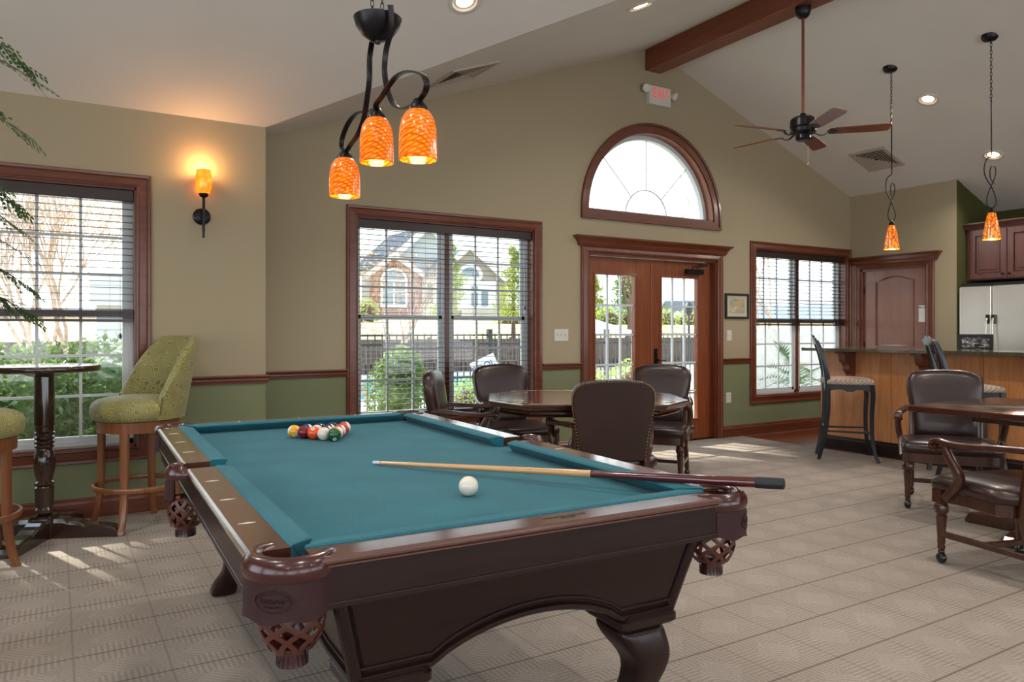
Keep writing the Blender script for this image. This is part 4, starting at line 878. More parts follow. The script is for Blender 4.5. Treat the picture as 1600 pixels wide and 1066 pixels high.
b = MB(); sp_ = [(-.03,.73),(.03,.73),(.045,.80),(.03,.86),(.06,.95),(.075,1.02),(.055,1.09),(-.055,1.09),(-.075,1.02),(-.06,.95),(-.03,.86),(-.045,.80)]
b.prism(sp_, -.008, .008, 'y', [[(0,.92),(.025,.97),(.03,1.02),(0,1.05),(-.03,1.02),(-.025,.97)]]); b.v = [(x, y+yb(z), z) for x,y,z in b.v]; ob('back_splat', b, 'navy_paint', bs, bevel=.002)
dup(bs, 'navy painted bar stool half hidden behind the brown leather armchair', (6.57,3.39,0), facing(.56,-.62))
# ---------------------------------------------------------------- green upholstered swivel stool (faces +y)
gs = thing('swivel_stool', 'green swirl fabric swivel bar stool standing beside the window and pub table', 'bar stool', (.45,5.25,0), facing(-.93,-.34), 'green fabric swivel stools')
b = MB(); b.pad(arc(0,0,.272,0,348,29), [(.665,.88),(.672,.93),(.69,.98),(.715,1.0),(.745,1.0),(.77,.96),(.79,.86),(.802,.70),(.81,.45),(.812,.1)], center=(0,0)); ob('seat', b, 'swirl_fabric', gs, smooth=60)
# barrel back shell
def back_ring(a, side=0):
    u = abs(a)/100; zt_ = 1.185-.36*max(0,(u-.38)/.54)**2.2; return zt_
b = MB(); n = 28; rings = []
for i in range(n+1):
    a = -92+184*i/n; th_ = math.radians(-90+a); zt_ = back_ring(a); tl = lambda z: .10*(z-.68)
    sec = []
    for z, r in ((.672,.222),(.672,.268),(.80,.276),((.80+zt_)/2,.282),(zt_-.03,.286),(zt_-.006,.276),(zt_,.262),(zt_-.008,.246),(zt_-.04,.234),((.80+zt_)/2,.228),(.80,.222)):
        lean = .17*max(0,z-.70)
        sec.append((r*math.cos(th_), r*math.sin(th_)-lean, z))
    rings.append(sec)
b.loft(rings); ob('backrest', b, 'swirl_fabric', gs, smooth=60)
b = MB()
for s in (0, n): 
    pass
for k in range(60): a = 2*PI*k/60; b.sphere((.243*math.cos(a), .243*math.sin(a), .676), .0045, 5, 4)
for s in (-1,1):
    th_ = math.radians(-90+s*90)
    for k in range(16): z = .70+k*.008; b.sphere((.276*math.cos(th_), .276*math.sin(th_)-.17*max(0,z-.70), z), .004, 5, 4)
ob('nail_trim', b, 'brass_nail', gs)
b = MB(); b.lathe([(.205,.595),(.235,.595),(.237,.66),(.225,.668),(.0,.668),(0,.60)], 40); ob('seat_ring', b, 'stool_wood', gs, smooth=40)
for k in range(4):
    a = PI/4+k*PI/2; d_ = Vector((math.cos(a), math.sin(a), 0)); pts = spline([d_*.222+Vector((0,0,.655)), d_*.222+Vector((0,0,.45)), d_*.226+Vector((0,0,.25)), d_*.245+Vector((0,0,.10)), d_*.278], 4)
    b = MB(); b.strap(pts, [.050-.018*i/len(pts) for i in range(len(pts))], [.036-.008*i/len(pts) for i in range(len(pts))], Vector((-d_.y,d_.x,0)), bev=.15); ob('leg', b, 'stool_wood', gs, smooth=40)
b = MB(); rg = [(.252*math.cos(2*PI*k/48), .252*math.sin(2*PI*k/48), .255) for k in range(48)]; b.strap(rg, .030, .016, (0,0,1), closed=True); ob('foot_ring', b, 'stool_wood', gs, smooth=50)
dup(gs, 'green swirl fabric swivel bar stool cut off by the left edge of the photo', (-.405,4.78,0), facing(1,.25)); 
# ---------------------------------------------------------------- pub table
pt = thing('pub_table', 'tall dark round pub table on a turned post in front of the left window', 'table', (-.053,5.20,0), math.radians(-31.4+8))
b = MB(); b.pad([tuple(p) for p in arc(0,0,.295,0,354,59)], [(.975,.94),(.980,.985),(.990,1.0),(1.005,1.0),(1.012,.985),(1.014,.95)], center=(0,0)); ob('tabletop', b, 'pub_wood', pt, smooth=40)
b = MB(); b.pad(rrect(.20,.20,.03), [(.945,.45),(.962,.9),(.975,1)]); ob('mounting_block', b, 'pub_wood', pt)
b = MB(); b.lathe([(.052,.955),(.054,.94),(.054,.66),(.050,.655),(.05,.625),(.056,.618),(.05,.61),(.046,.60),(.054,.592),(.054,.584),(.046,.576),(.054,.566),(.054,.558),(.046,.55),(.052,.542),(.052,.535),(.043,.525),(.043,.515),(.050,.50),(.057,.46),(.058,.43),(.054,.39),(.043,.345),(.042,.335),(.053,.325),(.053,.315),(.045,.305),(.052,.296),(.052,.286),(.050,.27),(.047,.20),(.044,.18),(.053,.168),(.053,.150),(.042,.135)], 32); ob('post', b, 'pub_wood', pt, smooth=35)
b = MB(); b.pad(rrect(.125,.125,.006,2), [(.0,.96),(.012,1),(.118,1),(.132,.86)]); ob('base_block', b, 'pub_wood', pt)
for k in range(4):
    m = RZ(k*PI/2); b = MB(); b.loft([[m @ Vector((yy,-xx,zz)) for yy,zz in ((-.047,0),(.047,0),(.047,h*.8),(.040,h),(-.040,h),(-.047,h*.8))] for xx,h in ((.05,.115),(.12,.112),(.15,.10),(.20,.094),(.24,.076),(.33,.072),(.38,.062),(.41,.045),(.42,.02))]); ob('foot', b, 'pub_wood', pt)
# ---------------------------------------------------------------- bar
ba = thing('bar_counter', 'honey coloured wooden bar with a dark granite top and carved corbels', 'bar', (6.88,5.03,0))
def L6(mb): mb.v = [(x-6.88,y-5.03,z) for x,y,z in mb.v]; return mb
b = MB(); b.bx(6.885, 7.28, -.5, 5.03, 0, 1.008); ob('bar_body', L6(b), 'bar_panel', ba)
ys = [5.03,4.253,3.414,2.58,1.74,.9,.06,-.5]
for a0, a1 in zip(ys, ys[1:]): b = MB(); b.bx(6.872, 6.886, a1+.002, a0-.002, .12, 1.008); ob('front_panel', L6(b), 'bar_panel', ba, bevel=.002)
b = MB(); b.loft([[(6.872-d, y, z) for d, z in ((0,0),(.016,0),(.016,.10),(.010,.112),(.010,.122),(.002,.135),(0,.135))] for y in (5.045,-.5)]); b.bx(6.858, 7.29, 5.03, 5.044, 0, .115); ob('base_trim', L6(b), 'pool_wood', ba)
b = MB(); b.prism([(6.60,5.06),(6.60,-.5),(7.34,-.5),(7.34,5.06)], 1.008, 1.040); ob('granite_top', L6(b), 'granite', ba, bevel=.005)
for y in (4.665,3.885,2.95,2.1):
    prof = [(0,1.008),(.19,1.008),(.19,.985),(.175,.98),(.175,.965),(.17,.93),(.15,.90),(.115,.885),(.10,.86),(.10,.83),(.08,.80),(.055,.785),(.05,.765),(.045,.74),(.02,.725),(0,.72)]
    b = MB(); b.prism([(-d+6.872,z) for d,z in prof], y-.04, y+.04, 'y'); b.bx(6.66,6.872,y-.052,y+.052,.985,1.007); ob('corbel', L6(b), 'cherry_trim_v', ba, bevel=.004)
# ---------------------------------------------------------------- kitchen
fg = thing('refrigerator', 'stainless steel side-by-side refrigerator beside the closet door wall', 'refrigerator', (8.86,4.18,0))
b = MB(); b.bx(.0,.72,-.455,.455,0,1.70); ob('cabinet', b, 'black_plastic', fg)
for y0, y1 in ((.112,.455),(-.455,.104)):
    b = MB(); b.bx(-.055,-.002,y0,y1,.05,1.712); d_ = ob('door', b, 'stainless', fg, bevel=.012, seg=3)
    yy = .145 if y0 > 0 else .07; s = 1 if y0 > 0 else -1; yy = .108+s*.032
    b = MB(); pts = spline([(-.06,yy,1.36),(-.10,yy,1.33),(-.112,yy,1.20),(-.118,yy+s*.012,1.0),(-.112,yy,.75),(-.06,yy,.70)], 6); b.strap(pts, .022, .018, (0,1,0), bev=.4); ob('handle', b, 'stainless', d_, smooth=60)
    b = MB(); b.box((-.075,yy,1.34), (.035,.03,.10)); ob('handle_mount', b, 'black_plastic', d_, bevel=.006)
b = MB(); b.bx(-.03,.6,-.44,.44,1.715,1.745); ob('hinge_cover', b, 'black_plastic', fg)
ub = thing('wall_cabinet', 'cherry wood upper cabinet with two raised panel doors over the refrigerator', 'cabinet', (8.97,4.21,1.79))
b = MB(); b.bx(.022,.64,-.43,.43,0,.60); ob('cabinet_box', b, 'cabinet_wood', ub)
for s in (1,-1):
    y0, y1 = (.004,.395) if s > 0 else (-.395,-.004)
    b = MB(); b.prism([(y0,.012),(y1,.012),(y1,.565),(y0,.565)], 0, .022, 'x', [[(y0+.065,.077),(y1-.065,.077),(y1-.065,.50),(y0+.065,.50)]]); d_ = ob('door', b, 'cabinet_wood', ub, bevel=.003)
    b = MB(); b.prism([(y0+.065,.077),(y1-.065,.077),(y1-.065,.50),(y0+.065,.50)], .010, .02, 'x'); ob('raised_panel', b, 'cabinet_wood', d_)
    b = MB(); b.prism([(y0+.10,.112),(y1-.10,.112),(y1-.10,.465),(y0+.10,.465)], .002, .012, 'x'); ob('raised_panel', b, 'cabinet_wood', d_, bevel=.006)
    b = MB(); b.tube([(.002,y0+.067,.079),(.002,y1-.067,.079),(.002,y1-.067,.498),(.002,y0+.067,.498)], .006, 6, True); ob('panel_bead', b, 'pool_wood', d_)
    b = MB(); b.lathe([(.005,0),(.005,.012),(.013,.018),(.014,.026),(0,.03)], 14, mat=TR((0,s*.035,.055)) @ RY(-PI/2)); ob('knob', b, 'bronze_metal', d_, smooth=50)
b = MB(); b.loft([[(-d, y, z) for d, z in ((-.05,.58),(0,.58),(.01,.60),(.03,.625),(.05,.635),(.05,.65),(-.05,.65))] for y in (.445,-.445)]); ob('crown', b, 'cabinet_wood', ub)
ph = thing('photo_frame', 'black frame with black and white prints leaning behind the bar in front of the refrigerator', 'picture frame', (7.62,3.86,.91), -PI/2+.25)
b = MB(); b.prism([(-.15,0),(.15,0),(.15,.27),(-.15,.27)], 0, .02, 'y', [[(-.118,.03),(.118,.03),(.118,.13),(-.118,.13)],[(-.118,.142),(.118,.142),(.118,.24),(-.118,.24)]]); ob('frame', b, 'black_plastic', ph)
t = NT('bw_print'); v = t.coord((9,1,16)); n = t.noise(v, 2, 5, .7, 1); t.set(t.ramp(n, [(.42,'#101014'),(.5,'#55555a'),(.6,'#cfcfcf')]), .4)
b = MB(); b.box((0,.014,.08), (.24,.004,.105)); ob('print', b, 'bw_print', ph); b = MB(); b.box((0,.014,.19), (.24,.004,.105)); ob('print', b, 'bw_print', ph)
kc = thing('kitchen_counter', 'low kitchen counter behind the bar', 'counter', (7.53,2.3,0))
b = MB(); b.bx(-.21,.25,-2.6,2.6,0,.88); ob('counter_body', b, 'cabinet_wood', kc); b = MB(); b.bx(-.235,.28,-2.62,2.62,.88,.91); ob('worktop', b, 'granite', kc)
# ---------------------------------------------------------------- foliage helpers
def leaves(n, sampler, size, seed, aspect=.45):
    r = random.Random(seed); b = MB()
    for _ in range(n):
        p = Vector(sampler(r)); q = Euler((r.uniform(-1.2,1.2), r.uniform(-1.2,1.2), r.uniform(0,6.28))); s = size*r.uniform(.6,1.3)
        m = q.to_matrix(); k = len(b.v)
        for a in ((0,-s/2,0),(s*aspect/2,0,s*.08),(0,s/2,0),(-s*aspect/2,0,s*.08)): b.v.append(tuple(p+m @ Vector(a)))
        b.f.append((k,k+1,k+2,k+3))
    return b
def ell(cx, cy, cz, rx, ry, rz, shell=.55):
    def f(r):
        u = Vector((r.gauss(0,1), r.gauss(0,1), r.gauss(0,1))).normalized()*(shell+(1-shell)*r.random()); return (cx+u.x*rx, cy+u.y*ry, cz+u.z*rz)
    return f
def multi(fs):
    return lambda r: r.choice(fs)(r)
def branches(b, p, d, ln, rad, depth, r, spread=.6, up=.15):
    p2 = p+d*ln; mid = (p+p2)/2+Vector((r.uniform(-1,1),r.uniform(-1,1),0))*ln*.06
    b.tube([p, mid, p2], [rad, rad*.85, rad*.7], 5)
    if depth == 0: return
    for _ in range(r.choice((2,3))):
        q = (d+Vector((r.uniform(-1,1), r.uniform(-1,1), r.uniform(-.5,1)))*spread+Vector((0,0,up))).normalized(); branches(b, p2, q, ln*r.uniform(.62,.85), rad*.62, depth-1, r, spread, up)
# potted tree just left of the frame
pl = thing('potted_tree', 'green leafy potted tree reaching into the left edge of the photo', 'plant', (-.40,3.27,0))
b = MB(); b.lathe([(0,0),(.13,0),(.17,.28),(.18,.30),(.165,.30),(.15,.27),(0,.27)], 24); ob('pot', b, 'terracotta', pl, smooth=30)
b = MB(); r = random.Random(2); b.tube(spline([(0,0,.25),(.02,.01,.7),(-.02,0,1.2),(.01,0,1.7)], 5), .016, 8)
tw = []
for i in range(20):
    z = 1.22+i*.052; a = r.uniform(0,6.28) if i % 2 else r.uniform(-.9,.5); ln = r.uniform(.24,.36)
    pts = spline([(0,0,z),(math.cos(a)*ln*.5,math.sin(a)*ln*.5,z+.14),(math.cos(a)*ln,math.sin(a)*ln,z+.06)], 5); b.tube(pts, [.005-.0004*k for k in range(len(pts))], 5); tw.append(pts)
ob('trunk', b, 'bark_dark', pl)
lb = MB()
for pts in tw:
    for j in range(4, len(pts)):
        for k in range(2):
            p = pts[j]; t_ = (pts[j]-pts[j-1]).normalized(); s_ = Vector((-t_.y, t_.x, 0)).normalized()*(1 if k % 2 else -1)
            d_ = (t_*1.0+s_*r.uniform(.4,1.0)+Vector((0,0,r.uniform(-.9,.1)))).normalized(); sdir = s_.cross(d_).cross(d_).normalized(); L_ = r.uniform(.022,.032); q0 = p+d_*.004
            pz = q0
            # small pinnate spray
            for m_ in range(4):
                c_ = q0+d_*m_*.02
                for sg in (1,-1):
                    e_ = (d_*.7+sdir*sg).normalized(); n_ = e_.cross(d_).normalized(); w_ = n_.cross(e_)*.0085; k0 = len(lb.v)
                    lb.v += [tuple(c_), tuple(c_+e_*L_*.5+w_), tuple(c_+e_*L_+Vector((0,0,-.003))), tuple(c_+e_*L_*.5-w_)]; lb.f.append((k0,k0+1,k0+2,k0+3))
ob('foliage', lb, 'indoor_leaf', pl)
# ---------------------------------------------------------------- outdoors
GZ = -.12
b = MB(); b.add([(-40,6.18,GZ),(60,6.18,GZ),(60,24,GZ),(-40,24,GZ)], [(0,1,2,3)]); struct('patio', b, 'concrete')
b = MB(); b.add([(-40,23,.9),(70,23,.9),(70,27,1.45),(-40,27,1.45),(75,44,2.05),(-50,44,2.05),(90,100,2.3),(-70,100,2.3)], [(0,1,2,3),(3,2,4,5),(5,4,6,7)]); struct('lawn_bank', b, 'dry_grass')
b = MB(); b.bx(-30, 60, 22.6, 23.02, GZ, .92); struct('retaining_wall', b, 'fence_wood')
b = MB(); b.bx(-10, 3.2, 5.79, 9.6, GZ-.05, GZ+.04); struct('planting_bed', b, 'mulch')
b = MB(); b.prism([(4.2,13.2),(11.7,13.2),(11.7,19.5),(4.2,19.5)], GZ-.02, GZ+.03); struct('pool_coping', b, 'white_plastic')
o = MB(); o.prism([(4.5,13.5),(11.4,13.5),(11.4,19.2),(4.5,19.2)], GZ-.01, GZ+.035); q = ob('swimming_pool', o, 'pool_water'); tag(q, 'turquoise swimming pool outside beyond the patio', 'pool')
# iron fence
def fence(name, label, x0, x1, y0, y1, h, gap, posts, mat='fence_black', w=.016):
    L_ = math.hypot(x1-x0, y1-y0); a = math.atan2(y1-y0, x1-x0); t = thing(name, label, 'fence', (x0,y0,GZ), a)
    b = MB(); n = int(L_/gap)
    for i in range(n): b.box((i*gap,0,h*.5), (w,w,h))
    for z in (.12, h-.16, h-.02): b.box((L_/2,0,z), (L_,.03,.03))
    ob('pickets', b, mat, t)
    k = 0
    while k <= L_: b = MB(); b.box((k,0,h*.53), (.075,.075,h*1.06)); ob('post', b, mat, t); k += posts
    return t
fence('iron_fence', 'black iron picket fence round the patio outside the windows', 1.2, 22, 10.6, 10.6, 1.28, .115, 2.42)
fence('wooden_fence', 'dark wooden fence on the far side of the pool', -8, 40, 21.4, 21.4, 1.05, .16, 3, 'fence_wood', .12)
# hedges and shrubs
def hedge(name, label, cat, c, rad, n, size, mat='hedge_leaf', seed=1, core=True, group=None):
    t = thing(name, label, cat, (c[0],c[1],GZ), 0, group)
    fs = [ell(c2[0],c2[1],c2[2], *r2, .72) for c2, r2 in rad]
    ob('foliage', leaves(n, multi(fs), size, seed), mat, t)
    if core:
        b = MB()
        for c2, r2 in rad: b.sphere(c2, .62, 12, 8, r2)
        ob('inner_branches', b, 'bark_dark' if mat != 'hedge_leaf' else 'hedge_leaf', t, smooth=180)
    return t
rr = random.Random(5)
hedge('hedge', 'dense green hedge outside right below the left window', 'hedge', (-.4,7.0), [((x,rr.uniform(-.05,.05),.68),(.46,.46,.63+rr.uniform(-.03,.03))) for x in [-3.3+.45*i for i in range(11)]], 19000, .075, seed=3)
hedge('shrub', 'round green shrub outside the left half of the wide window', 'shrub', (3.37,8.02), [((0,0,.55),(.40,.38,.55)),((.03,0,.85),(.27,.27,.32))], 3800, .06, 'hedge_leaf', 4, group=None)
hedge('shrub', 'low clipped hedge outside the right half of the wide window', 'shrub', (4.85,8.1), [((-.5,0,.35),(.45,.40,.42)),((.1,0,.35),(.45,.40,.40)),((.7,0,.33),(.45,.40,.40))], 5200, .055, 'shrub_leaf', 5)
hedge('shrub', 'low green shrub outside the glass doors beside the fence', 'shrub', (6.9,9.2), [((-.8,0,.3),(.5,.4,.45)),((0,0,.32),(.55,.4,.50)),((1.0,0,.35),(.6,.4,.55))], 5200, .055, 'shrub_leaf', 6)
hedge('shrub', 'yellow green shrubs in front of the brick house gable', 'shrub', (8.6,30.5), [((i*.85-4,rr.uniform(-.3,.3),2.0),(.6,.5,.5+rr.uniform(0,.25))) for i in range(9)], 3600, .16, 'shrub_leaf', 7)
hedge('shrub', 'yellow green shrub row beyond the fence outside the right glass door', 'shrub', (23.5,28.5), [((i*1.3-6,rr.uniform(-.3,.3),1.8),(.9,.7,.65)) for i in range(9)], 3600, .17, 'shrub_leaf', 8)
def conifer(name, label, loc, h, w, mat, seed, n=4200, size=.11, z0=0):
    t = thing(name, label, 'tree', (loc[0],loc[1],loc[2])); r = random.Random(seed); fs = []
    for i in range(16):
        u = i/15; z = h*(.14+.82*u); q = w*(1-.82*u)*r.uniform(.7,1.1); a = r.uniform(0,6.28); fs.append(ell(math.cos(a)*q*.35, math.sin(a)*q*.35, z, q*.62+.08, q*.62+.08, h*.085, .3))
    ob('foliage', leaves(n, multi(fs), size, seed, .35), mat, t)
    b = MB(); b.tube([(0,0,-.5),(0,0,h*.5),(0,0,h*.93)], [.09,.05,.02], 7); ob('trunk', b, 'bark_dark', t); return t
p = camv(-2.15,26); conifer('conifer_tree', 'yellow green upright conifer left of the arched white gable outside', (p[0],p[1],1.35), 2.95, .95, 'conifer_leaf', 11)
p = camv(.05,26); conifer('conifer_tree', 'yellow green upright conifer at the right side of the wide window', (p[0],p[1],1.35), 2.75, 1.15, 'conifer_leaf', 12)
p = camv(5.5,34); conifer('conifer_tree', 'dark green evergreen seen through the left glass door', (p[0],p[1],1.6), 3.4, 1.8, 'dark_conifer_leaf', 13, 4200, .2)
p = camv(4.1,38.5); conifer('conifer_tree', 'olive green evergreen behind the bare trunk seen through the left glass door', (p[0],p[1],1.5), 3.2, 1.4, 'conifer_leaf', 14, 3000, .2)
p = camv(-5.9,13.5); conifer('conifer_tree', 'yellow green small conifer beside the white porch column', (p[0],p[1],0), 3.2, .55, 'conifer_leaf', 15, 1800, .09)
def bare(name, label, loc, ln, rad, depth, seed, leafn=0, spread=.55, mat='bark_pale', stems=1, lm='autumn_leaf', lc=None):
    t = thing(name, label, 'tree', loc); r = random.Random(seed); b = MB()
    for k in range(stems): branches(b, Vector((r.uniform(-.15,.15)*stems/2,r.uniform(-.1,.1),-.2)), Vector((r.uniform(-.45,.45) if stems>1 else .03,r.uniform(-.2,.2),1)).normalized(), ln, rad, depth, r, spread)
    ob('branches', b, mat, t)
    if leafn: ob('foliage', leaves(leafn, lc or ell(0,0,ln*2.6,ln*1.7,ln*1.5,ln*1.4,.1), .07, seed), lm, t)
    return t
p = camv(-7.3,12); bare('bare_tree', 'pale multi-stemmed bare tree outside the left window', (p[0],p[1],-.1), 1.15, .055, 5, 21, 1500, .55, stems=4)
p = camv(-6.0,15.5); bare('bare_tree', 'bare tree with orange leaves behind the pale stems outside the left window', (p[0],p[1],-.1), 1.3, .06, 5, 29, 2600, .6, stems=3)
p = camv(-10.5,19); bare('bare_tree', 'bare tree with tan leaves at the far left outside the left window', (p[0],p[1],-.1), 1.6, .08, 5, 33, 3000, .6, stems=2)
p = camv(-2.55,13.2); bare('bare_tree', 'reddish bare tree at the left edge of the wide window', (p[0],p[1],-.1), .95, .03, 5, 23, 500, .5, stems=4)
p = camv(4.2,27.6); bare('bare_tree', 'bare brown trunk rising outside the left glass door', (p[0],p[1],.9), 1.25, .10, 4, 24, 2500, .5, 'bark_dark', lm='autumn_leaf')
p = camv(5.4,15.0); bare('bare_tree', 'thin bare tree outside the right glass door', (p[0],p[1],0), 1.7, .05, 5, 25, 300, .5)
p = camv(8.1,24); bare('bare_tree', 'bare tree outside the right window beside the bar', (p[0],p[1],0), 1.7, .06, 5, 27, 1600, .6)
# houses (frames turned to face the building)
def house(label, lat, dep, sc, name='house'):
    p = camv(lat, dep); return thing(name, label, 'house', (p[0],p[1],0), -math.radians(31.4)), sc
def H_(px, py, cx, s): return ((px-cx)/s, 1.22+(516-py)/s)
h1, s = house('house with a brick gable and arched window outside the wide window', (640-800)/26., 45, 26.)
def hp(pts, cx=640, s=26.): return [H_(x,y,cx,s) for x,y in pts]
b = MB(); b.prism(hp([(560,500),(688,500),(688,370),(668,352),(600,404),(560,404)]), 1.0, 5, 'y'); ob('wall', b, 'grey_siding', h1)
b = MB(); b.prism(hp([(545,420),(606,366),(668,350),(600,404),(596,412),(545,424)]), .6, 5.2, 'y'); ob('roof', b, 'roof_shingle', h1)
b = MB(); b.prism(hp([(597,408),(668,346),(689,365),(689,375),(668,358),(602,414)]), .5, 5, 'y'); ob('bargeboard', b, 'white_trim', h1)
b = MB(); b.prism(hp([(580,500),(659,500),(659,428),(619,400),(580,428)]), -.5, 1.2, 'y'); ob('brick_gable', b, 'brick', h1)
b = MB(); b.prism(hp([(572,432),(619,396),(666,428),(662,434),(619,405),(577,437)]), -.8, 1.2, 'y'); ob('bargeboard', b, 'white_trim', h1)
b = MB(); b.prism(hp([(655,429),(668,418),(688,418),(688,424),(688,432),(655,432)]), -.2, 1.5, 'y'); b.prism(hp([(664,428),(680,405),(688,398),(688,428)]), .3, 1.5, 'y'); ob('roof', b, 'roof_shingle', h1)
b = MB(); b.prism(hp([(659,500),(688,500),(688,430),(659,430)]), .2, 1.2, 'y', [hp([(667,474),(676,474),(676,444),(667,444)])]); ob('wall', b, 'white_trim', h1)
b = MB(); b.prism(hp([(667,474),(676,474),(676,444),(667,444)]), .4, .5, 'y'); ob('window', b, 'house_glass', h1)
def arched(par, cx, cy0, cy1, w, s=26., px0=640, yd=-.56):
    c = H_(cx, cy1, px0, s); hw_ = w/2/s; hh = (cy0-cy1)/s
    pts = [(c[0]-hw_,c[1]-hh),(c[0]+hw_,c[1]-hh)]+[(c[0]+a, c[1]+q) for a, q in arc(0,0,hw_,0,180,16)]
    b = MB(); b.prism(pts, yd, yd+.3, 'y'); f = ob('window', b, 'house_glass', par)
    b = MB(); b.prism([(c[0]+(x-c[0])*1.12,c[1]+(z-c[1])*1.06) for x,z in pts], yd-.03, yd+.1, 'y', [[(c[0]+(x-c[0])*.93,c[1]+(z-c[1])*.95) for x,z in pts]])
    b.bx(c[0]-.04,c[0]+.04,yd-.02,yd+.02,c[1]-hh,c[1]); b.bx(c[0]-hw_,c[0]+hw_,yd-.02,yd+.02,c[1]-.05,c[1]+.05); b.bx(c[0]-hw_,c[0]+hw_,yd-.02,yd+.02,c[1]-hh*.45-.04,c[1]-hh*.45+.04); ob('window_frame', b, 'white_trim', f)
arched(h1, 618, 479, 440, 37)
h2, s = house('white and taupe house with a half round gable window outside the wide window', (735-800)/22.7, 51.5, 26.)
q2 = lambda pts: hp(pts, 735, 22.7)
b = MB(); b.prism(q2([(690,493),(790,493),(790,432),(735,385),(690,420)]), 0, 5, 'y'); ob('wall', b, 'taupe_siding', h2)
b = MB(); b.prism(q2([(684,428),(735,378),(796,434),(790,442),(735,391),(690,432)]), -.5, 5, 'y'); ob('bargeboard', b, 'white_trim', h2)
b = MB(); b.prism(q2([(693,400),(735,390),(731,384),(716,388)]), 1, 5, 'y'); b.prism(q2([(744,398),(758,398),(800,440),(800,446),(786,436)]), .2, 5, 'y'); ob('roof', b, 'roof_shingle', h2)
b = MB(); b.prism(q2([(715,485),(775,485),(775,440),(750,440)]+[(735+a,433-q) for a,q in arc(0,0,20,0,180,12)]+[(715,440)]), -.3, .1, 'y'); ob('porch_wall', b, 'white_trim', h2)
b = MB(); b.prism(q2([(735+a,433-q) for a,q in arc(0,0,14.5,0,180,14)]), -.38, -.2, 'y'); ob('window', b, 'house_glass', h2)
for X_, ya, yb_ in ((742,448,455),(742,458,478),(758,455,478)):
    b = MB(); b.prism(q2([(X_-5,yb_),(X_+5,yb_),(X_+5,ya),(X_-5,ya)]), -.38, -.2, 'y'); ob('window', b, 'house_glass', h2)
b = MB(); b.prism(q2([(722,495),(778,495),(778,482),(722,482)]), -.6, .5, 'y'); ob('base', b, 'stucco', h2)
h3, s = house('pale house with a small gable seen through the right glass door', (1058-800)/26.*1.0, 45, 26.)
q3 = lambda pts: hp(pts, 1058)
b = MB(); b.prism(q3([(1028,524),(1095,524),(1095,478),(1028,478)]), .3, 5, 'y'); ob('wall', b, 'white_siding', h3)
b = MB(); b.prism(q3([(1022,494),(1040,470),(1100,470),(1100,494)]), 0, 5, 'y'); ob('roof', b, 'roof_shingle', h3)
b = MB(); b.prism(q3([(1046,521),(1068,521),(1068,503),(1057,490),(1046,503)]), -.4, .4, 'y'); ob('gable', b, 'white_siding', h3)
b = MB(); b.prism(q3([(1042,504),(1057,486),(1072,504),(1070,508),(1057,493),(1045,508)]), -.5, .3, 'y'); ob('bargeboard', b, 'white_trim', h3)
b = MB(); b.prism(q3([(1053,518),(1061,518),(1061,510),(1053,510)]), -.45, -.35, 'y'); ob('window', b, 'house_glass', h3)
p = camv((1076.5-800)/1170*24, 24); lp = thing('street_lamp', 'black street lamp seen through the right glass door', 'street lamp', (p[0],p[1],.2))
b = MB(); b.tube([(0,0,0),(0,0,1.5)], .035, 8); ob('post', b, 'fence_black', lp); b = MB(); b.lathe([(.04,1.5),(.12,1.6),(.13,1.78),(.06,1.9),(0,1.95)], 12); ob('lantern', b, 'fence_black', lp)
b = MB(); cp_ = camv(2.75,24.5); pv = thing('pavilion', 'cream pavilion roof beyond the fence outside the left glass door', 'pavilion', (cp_[0],cp_[1],0), -math.radians(31.4))
b = MB(); b.loft([[(-2.0,-1.2,1.08),(1.4,-1.2,1.08),(1.4,1.2,1.08),(-2.0,1.2,1.08)],[(-.75,-.05,1.72),(-.5,-.05,1.72),(-.5,.05,1.72),(-.75,.05,1.72)]]); ob('roof', b, 'white_trim', pv)
for sx in (-1.8, 1.2): b = MB(); b.bx(sx-.06,sx+.06,-.06,.06,GZ,1.10); ob('post', b, 'white_trim', pv)
b = MB(); b.add([(20,120,1),(20,120,3.5),(45,118,5),(70,112,5.6),(95,96,5.6),(130,80,6),(130,80,1)], [(0,1,2,3,4,5,6)]); struct('hills', b, 'hill_blue')
# porch with white column outside the left window
po = thing('porch', 'white porch column and flat roof outside the left window', 'porch', (.0,8.6,GZ))
p0 = camv(-4.63,8.6)
b = MB(); b.bx(p0[0]-.13,p0[0]+.13,p0[1]-8.6-.13,p0[1]-8.6+.13,0,1.72-.1); ob('column', b, 'white_siding', po)
b = MB(); b.bx(p0[0]-.2,p0[0]+.9,p0[1]-8.6-.2,p0[1]-8.6+.2,1.62,1.98); ob('column_cap', b, 'white_siding', po)
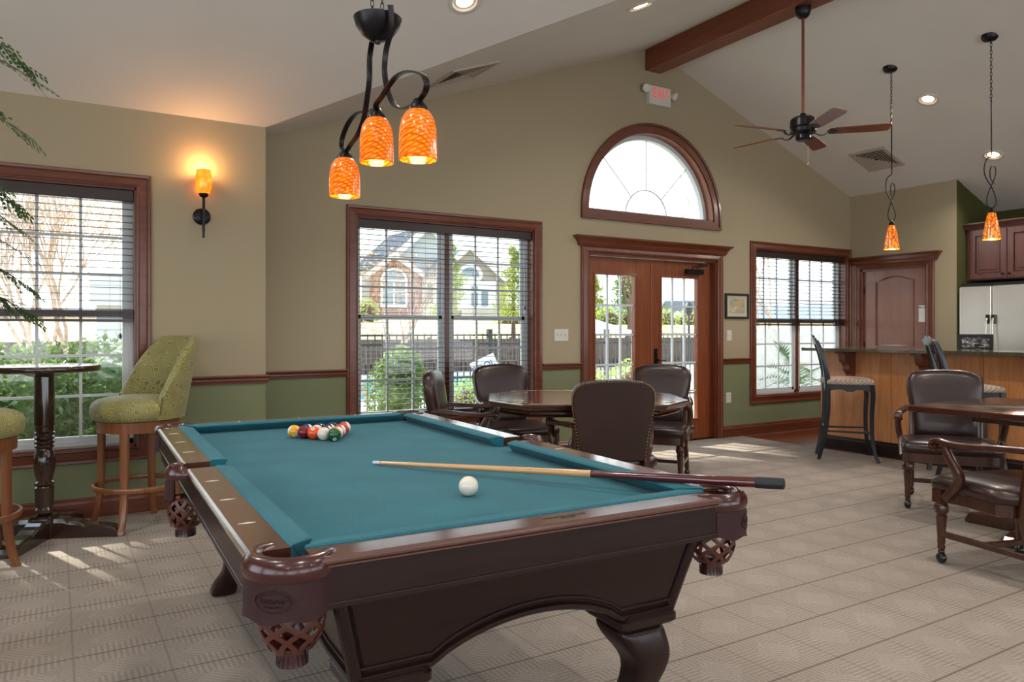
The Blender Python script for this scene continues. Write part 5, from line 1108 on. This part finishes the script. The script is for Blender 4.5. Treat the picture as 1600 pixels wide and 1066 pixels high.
# stucco garden wall and palm outside the right window
b = MB(); b.bx(10.2, 18, 9.3, 9.5, GZ, 1.25); struct('garden_wall', b, 'stucco')
pa = thing('sago_palm', 'dark green palm fronds leaning outside the right window', 'palm', (9.62,7.35,GZ)); b = MB(); r = random.Random(9)
for k in range(22):
    a = r.uniform(-.5,3.9)+1.3; el = r.uniform(.2,1.2); L_ = r.uniform(.9,1.35); d_ = Vector((math.cos(a)*math.cos(el), math.sin(a)*math.cos(el)*.6, math.sin(el)))
    pts = spline([Vector((0,0,.25)), Vector((0,0,.25))+d_*L_*.5+Vector((0,0,.10)), Vector((0,0,.2))+d_*L_+Vector((0,0,-.12))], 8); sd_ = d_.cross(Vector((0,0,1))).normalized()
    for j in range(2, len(pts)):
        for sg in (1,-1):
            e_ = (d_*.6+sd_*sg*.9+Vector((0,0,.12))).normalized(); ll = .20*math.sin(PI*(j+1)/(len(pts)+2))+.04; w_ = d_*.013; k0 = len(b.v); b.v += [tuple(pts[j]-w_), tuple(pts[j]+w_), tuple(pts[j]+e_*ll)]; b.f.append((k0,k0+1,k0+2))
ob('fronds', b, 'palm_leaf', pa); b = MB(); b.lathe([(.12,0),(.13,.2),(.06,.32),(0,.34)], 12); ob('trunk', b, 'bark_dark', pa)
# pool sign on the iron fence
sg = thing('pool_sign', 'white POOL sign with blue letters hung askew on the iron fence', 'sign', (5.885,10.49,.655), 0)
sg.rotation_euler = (0, -math.radians(24), -.3)
b = MB(); b.box((0,0,0), (.42,.012,.25)); ob('board', b, 'paper_white', sg); text('letters', 'POOL', .15, 'ink_blue', sg, (-.02,-.008,-.015), (PI/2,0,0), .0008)

# added tree-shaped sun blockers north of the pool, crowns unseen above the window tops
for k, (x, zb) in enumerate(((-11,13.62),(-5,13.62),(2.1,13.4),(9.2,13.2))):
    tp = thing('sun_block_tree', 'added tree with a high unseen crown blocking the sun, '+('at the far left of the garden','left of the left window','hidden between the left and the wide window','beside the left edge of the wide window')[k], 'tree', (x,26.5,1.2))
    b = MB(); b.tube([(0,0,0),(.1,0,6),(0,0,zb+1)], [.16,.13,.08], 8); ob('trunk', b, 'bark_dark', tp)
    r = random.Random(80+k); out = [(2.98*math.cos(2*PI*j/24)*(1 if abs(math.cos(2*PI*j/24))<.7 else 1.0), 2.6*math.sin(2*PI*j/24)) for j in range(24)]
    out = rrect(8.27 if k == 2 else 5.9,3.0,.7,4)
    b = MB(); b.pad(out, [(zb-1.2,.93),(zb-1.0,1),(zb+1,1),(zb+3,.95),(zb+5,.7),(zb+6,.3)], center=(0,0)); ob('crown', b, 'dark_conifer_leaf', tp, smooth=180)
    ob('foliage', leaves(1200, ell(0,0,zb+2.0,2.9,1.5,2.6,.9), .4, 70+k), 'dark_conifer_leaf', tp)
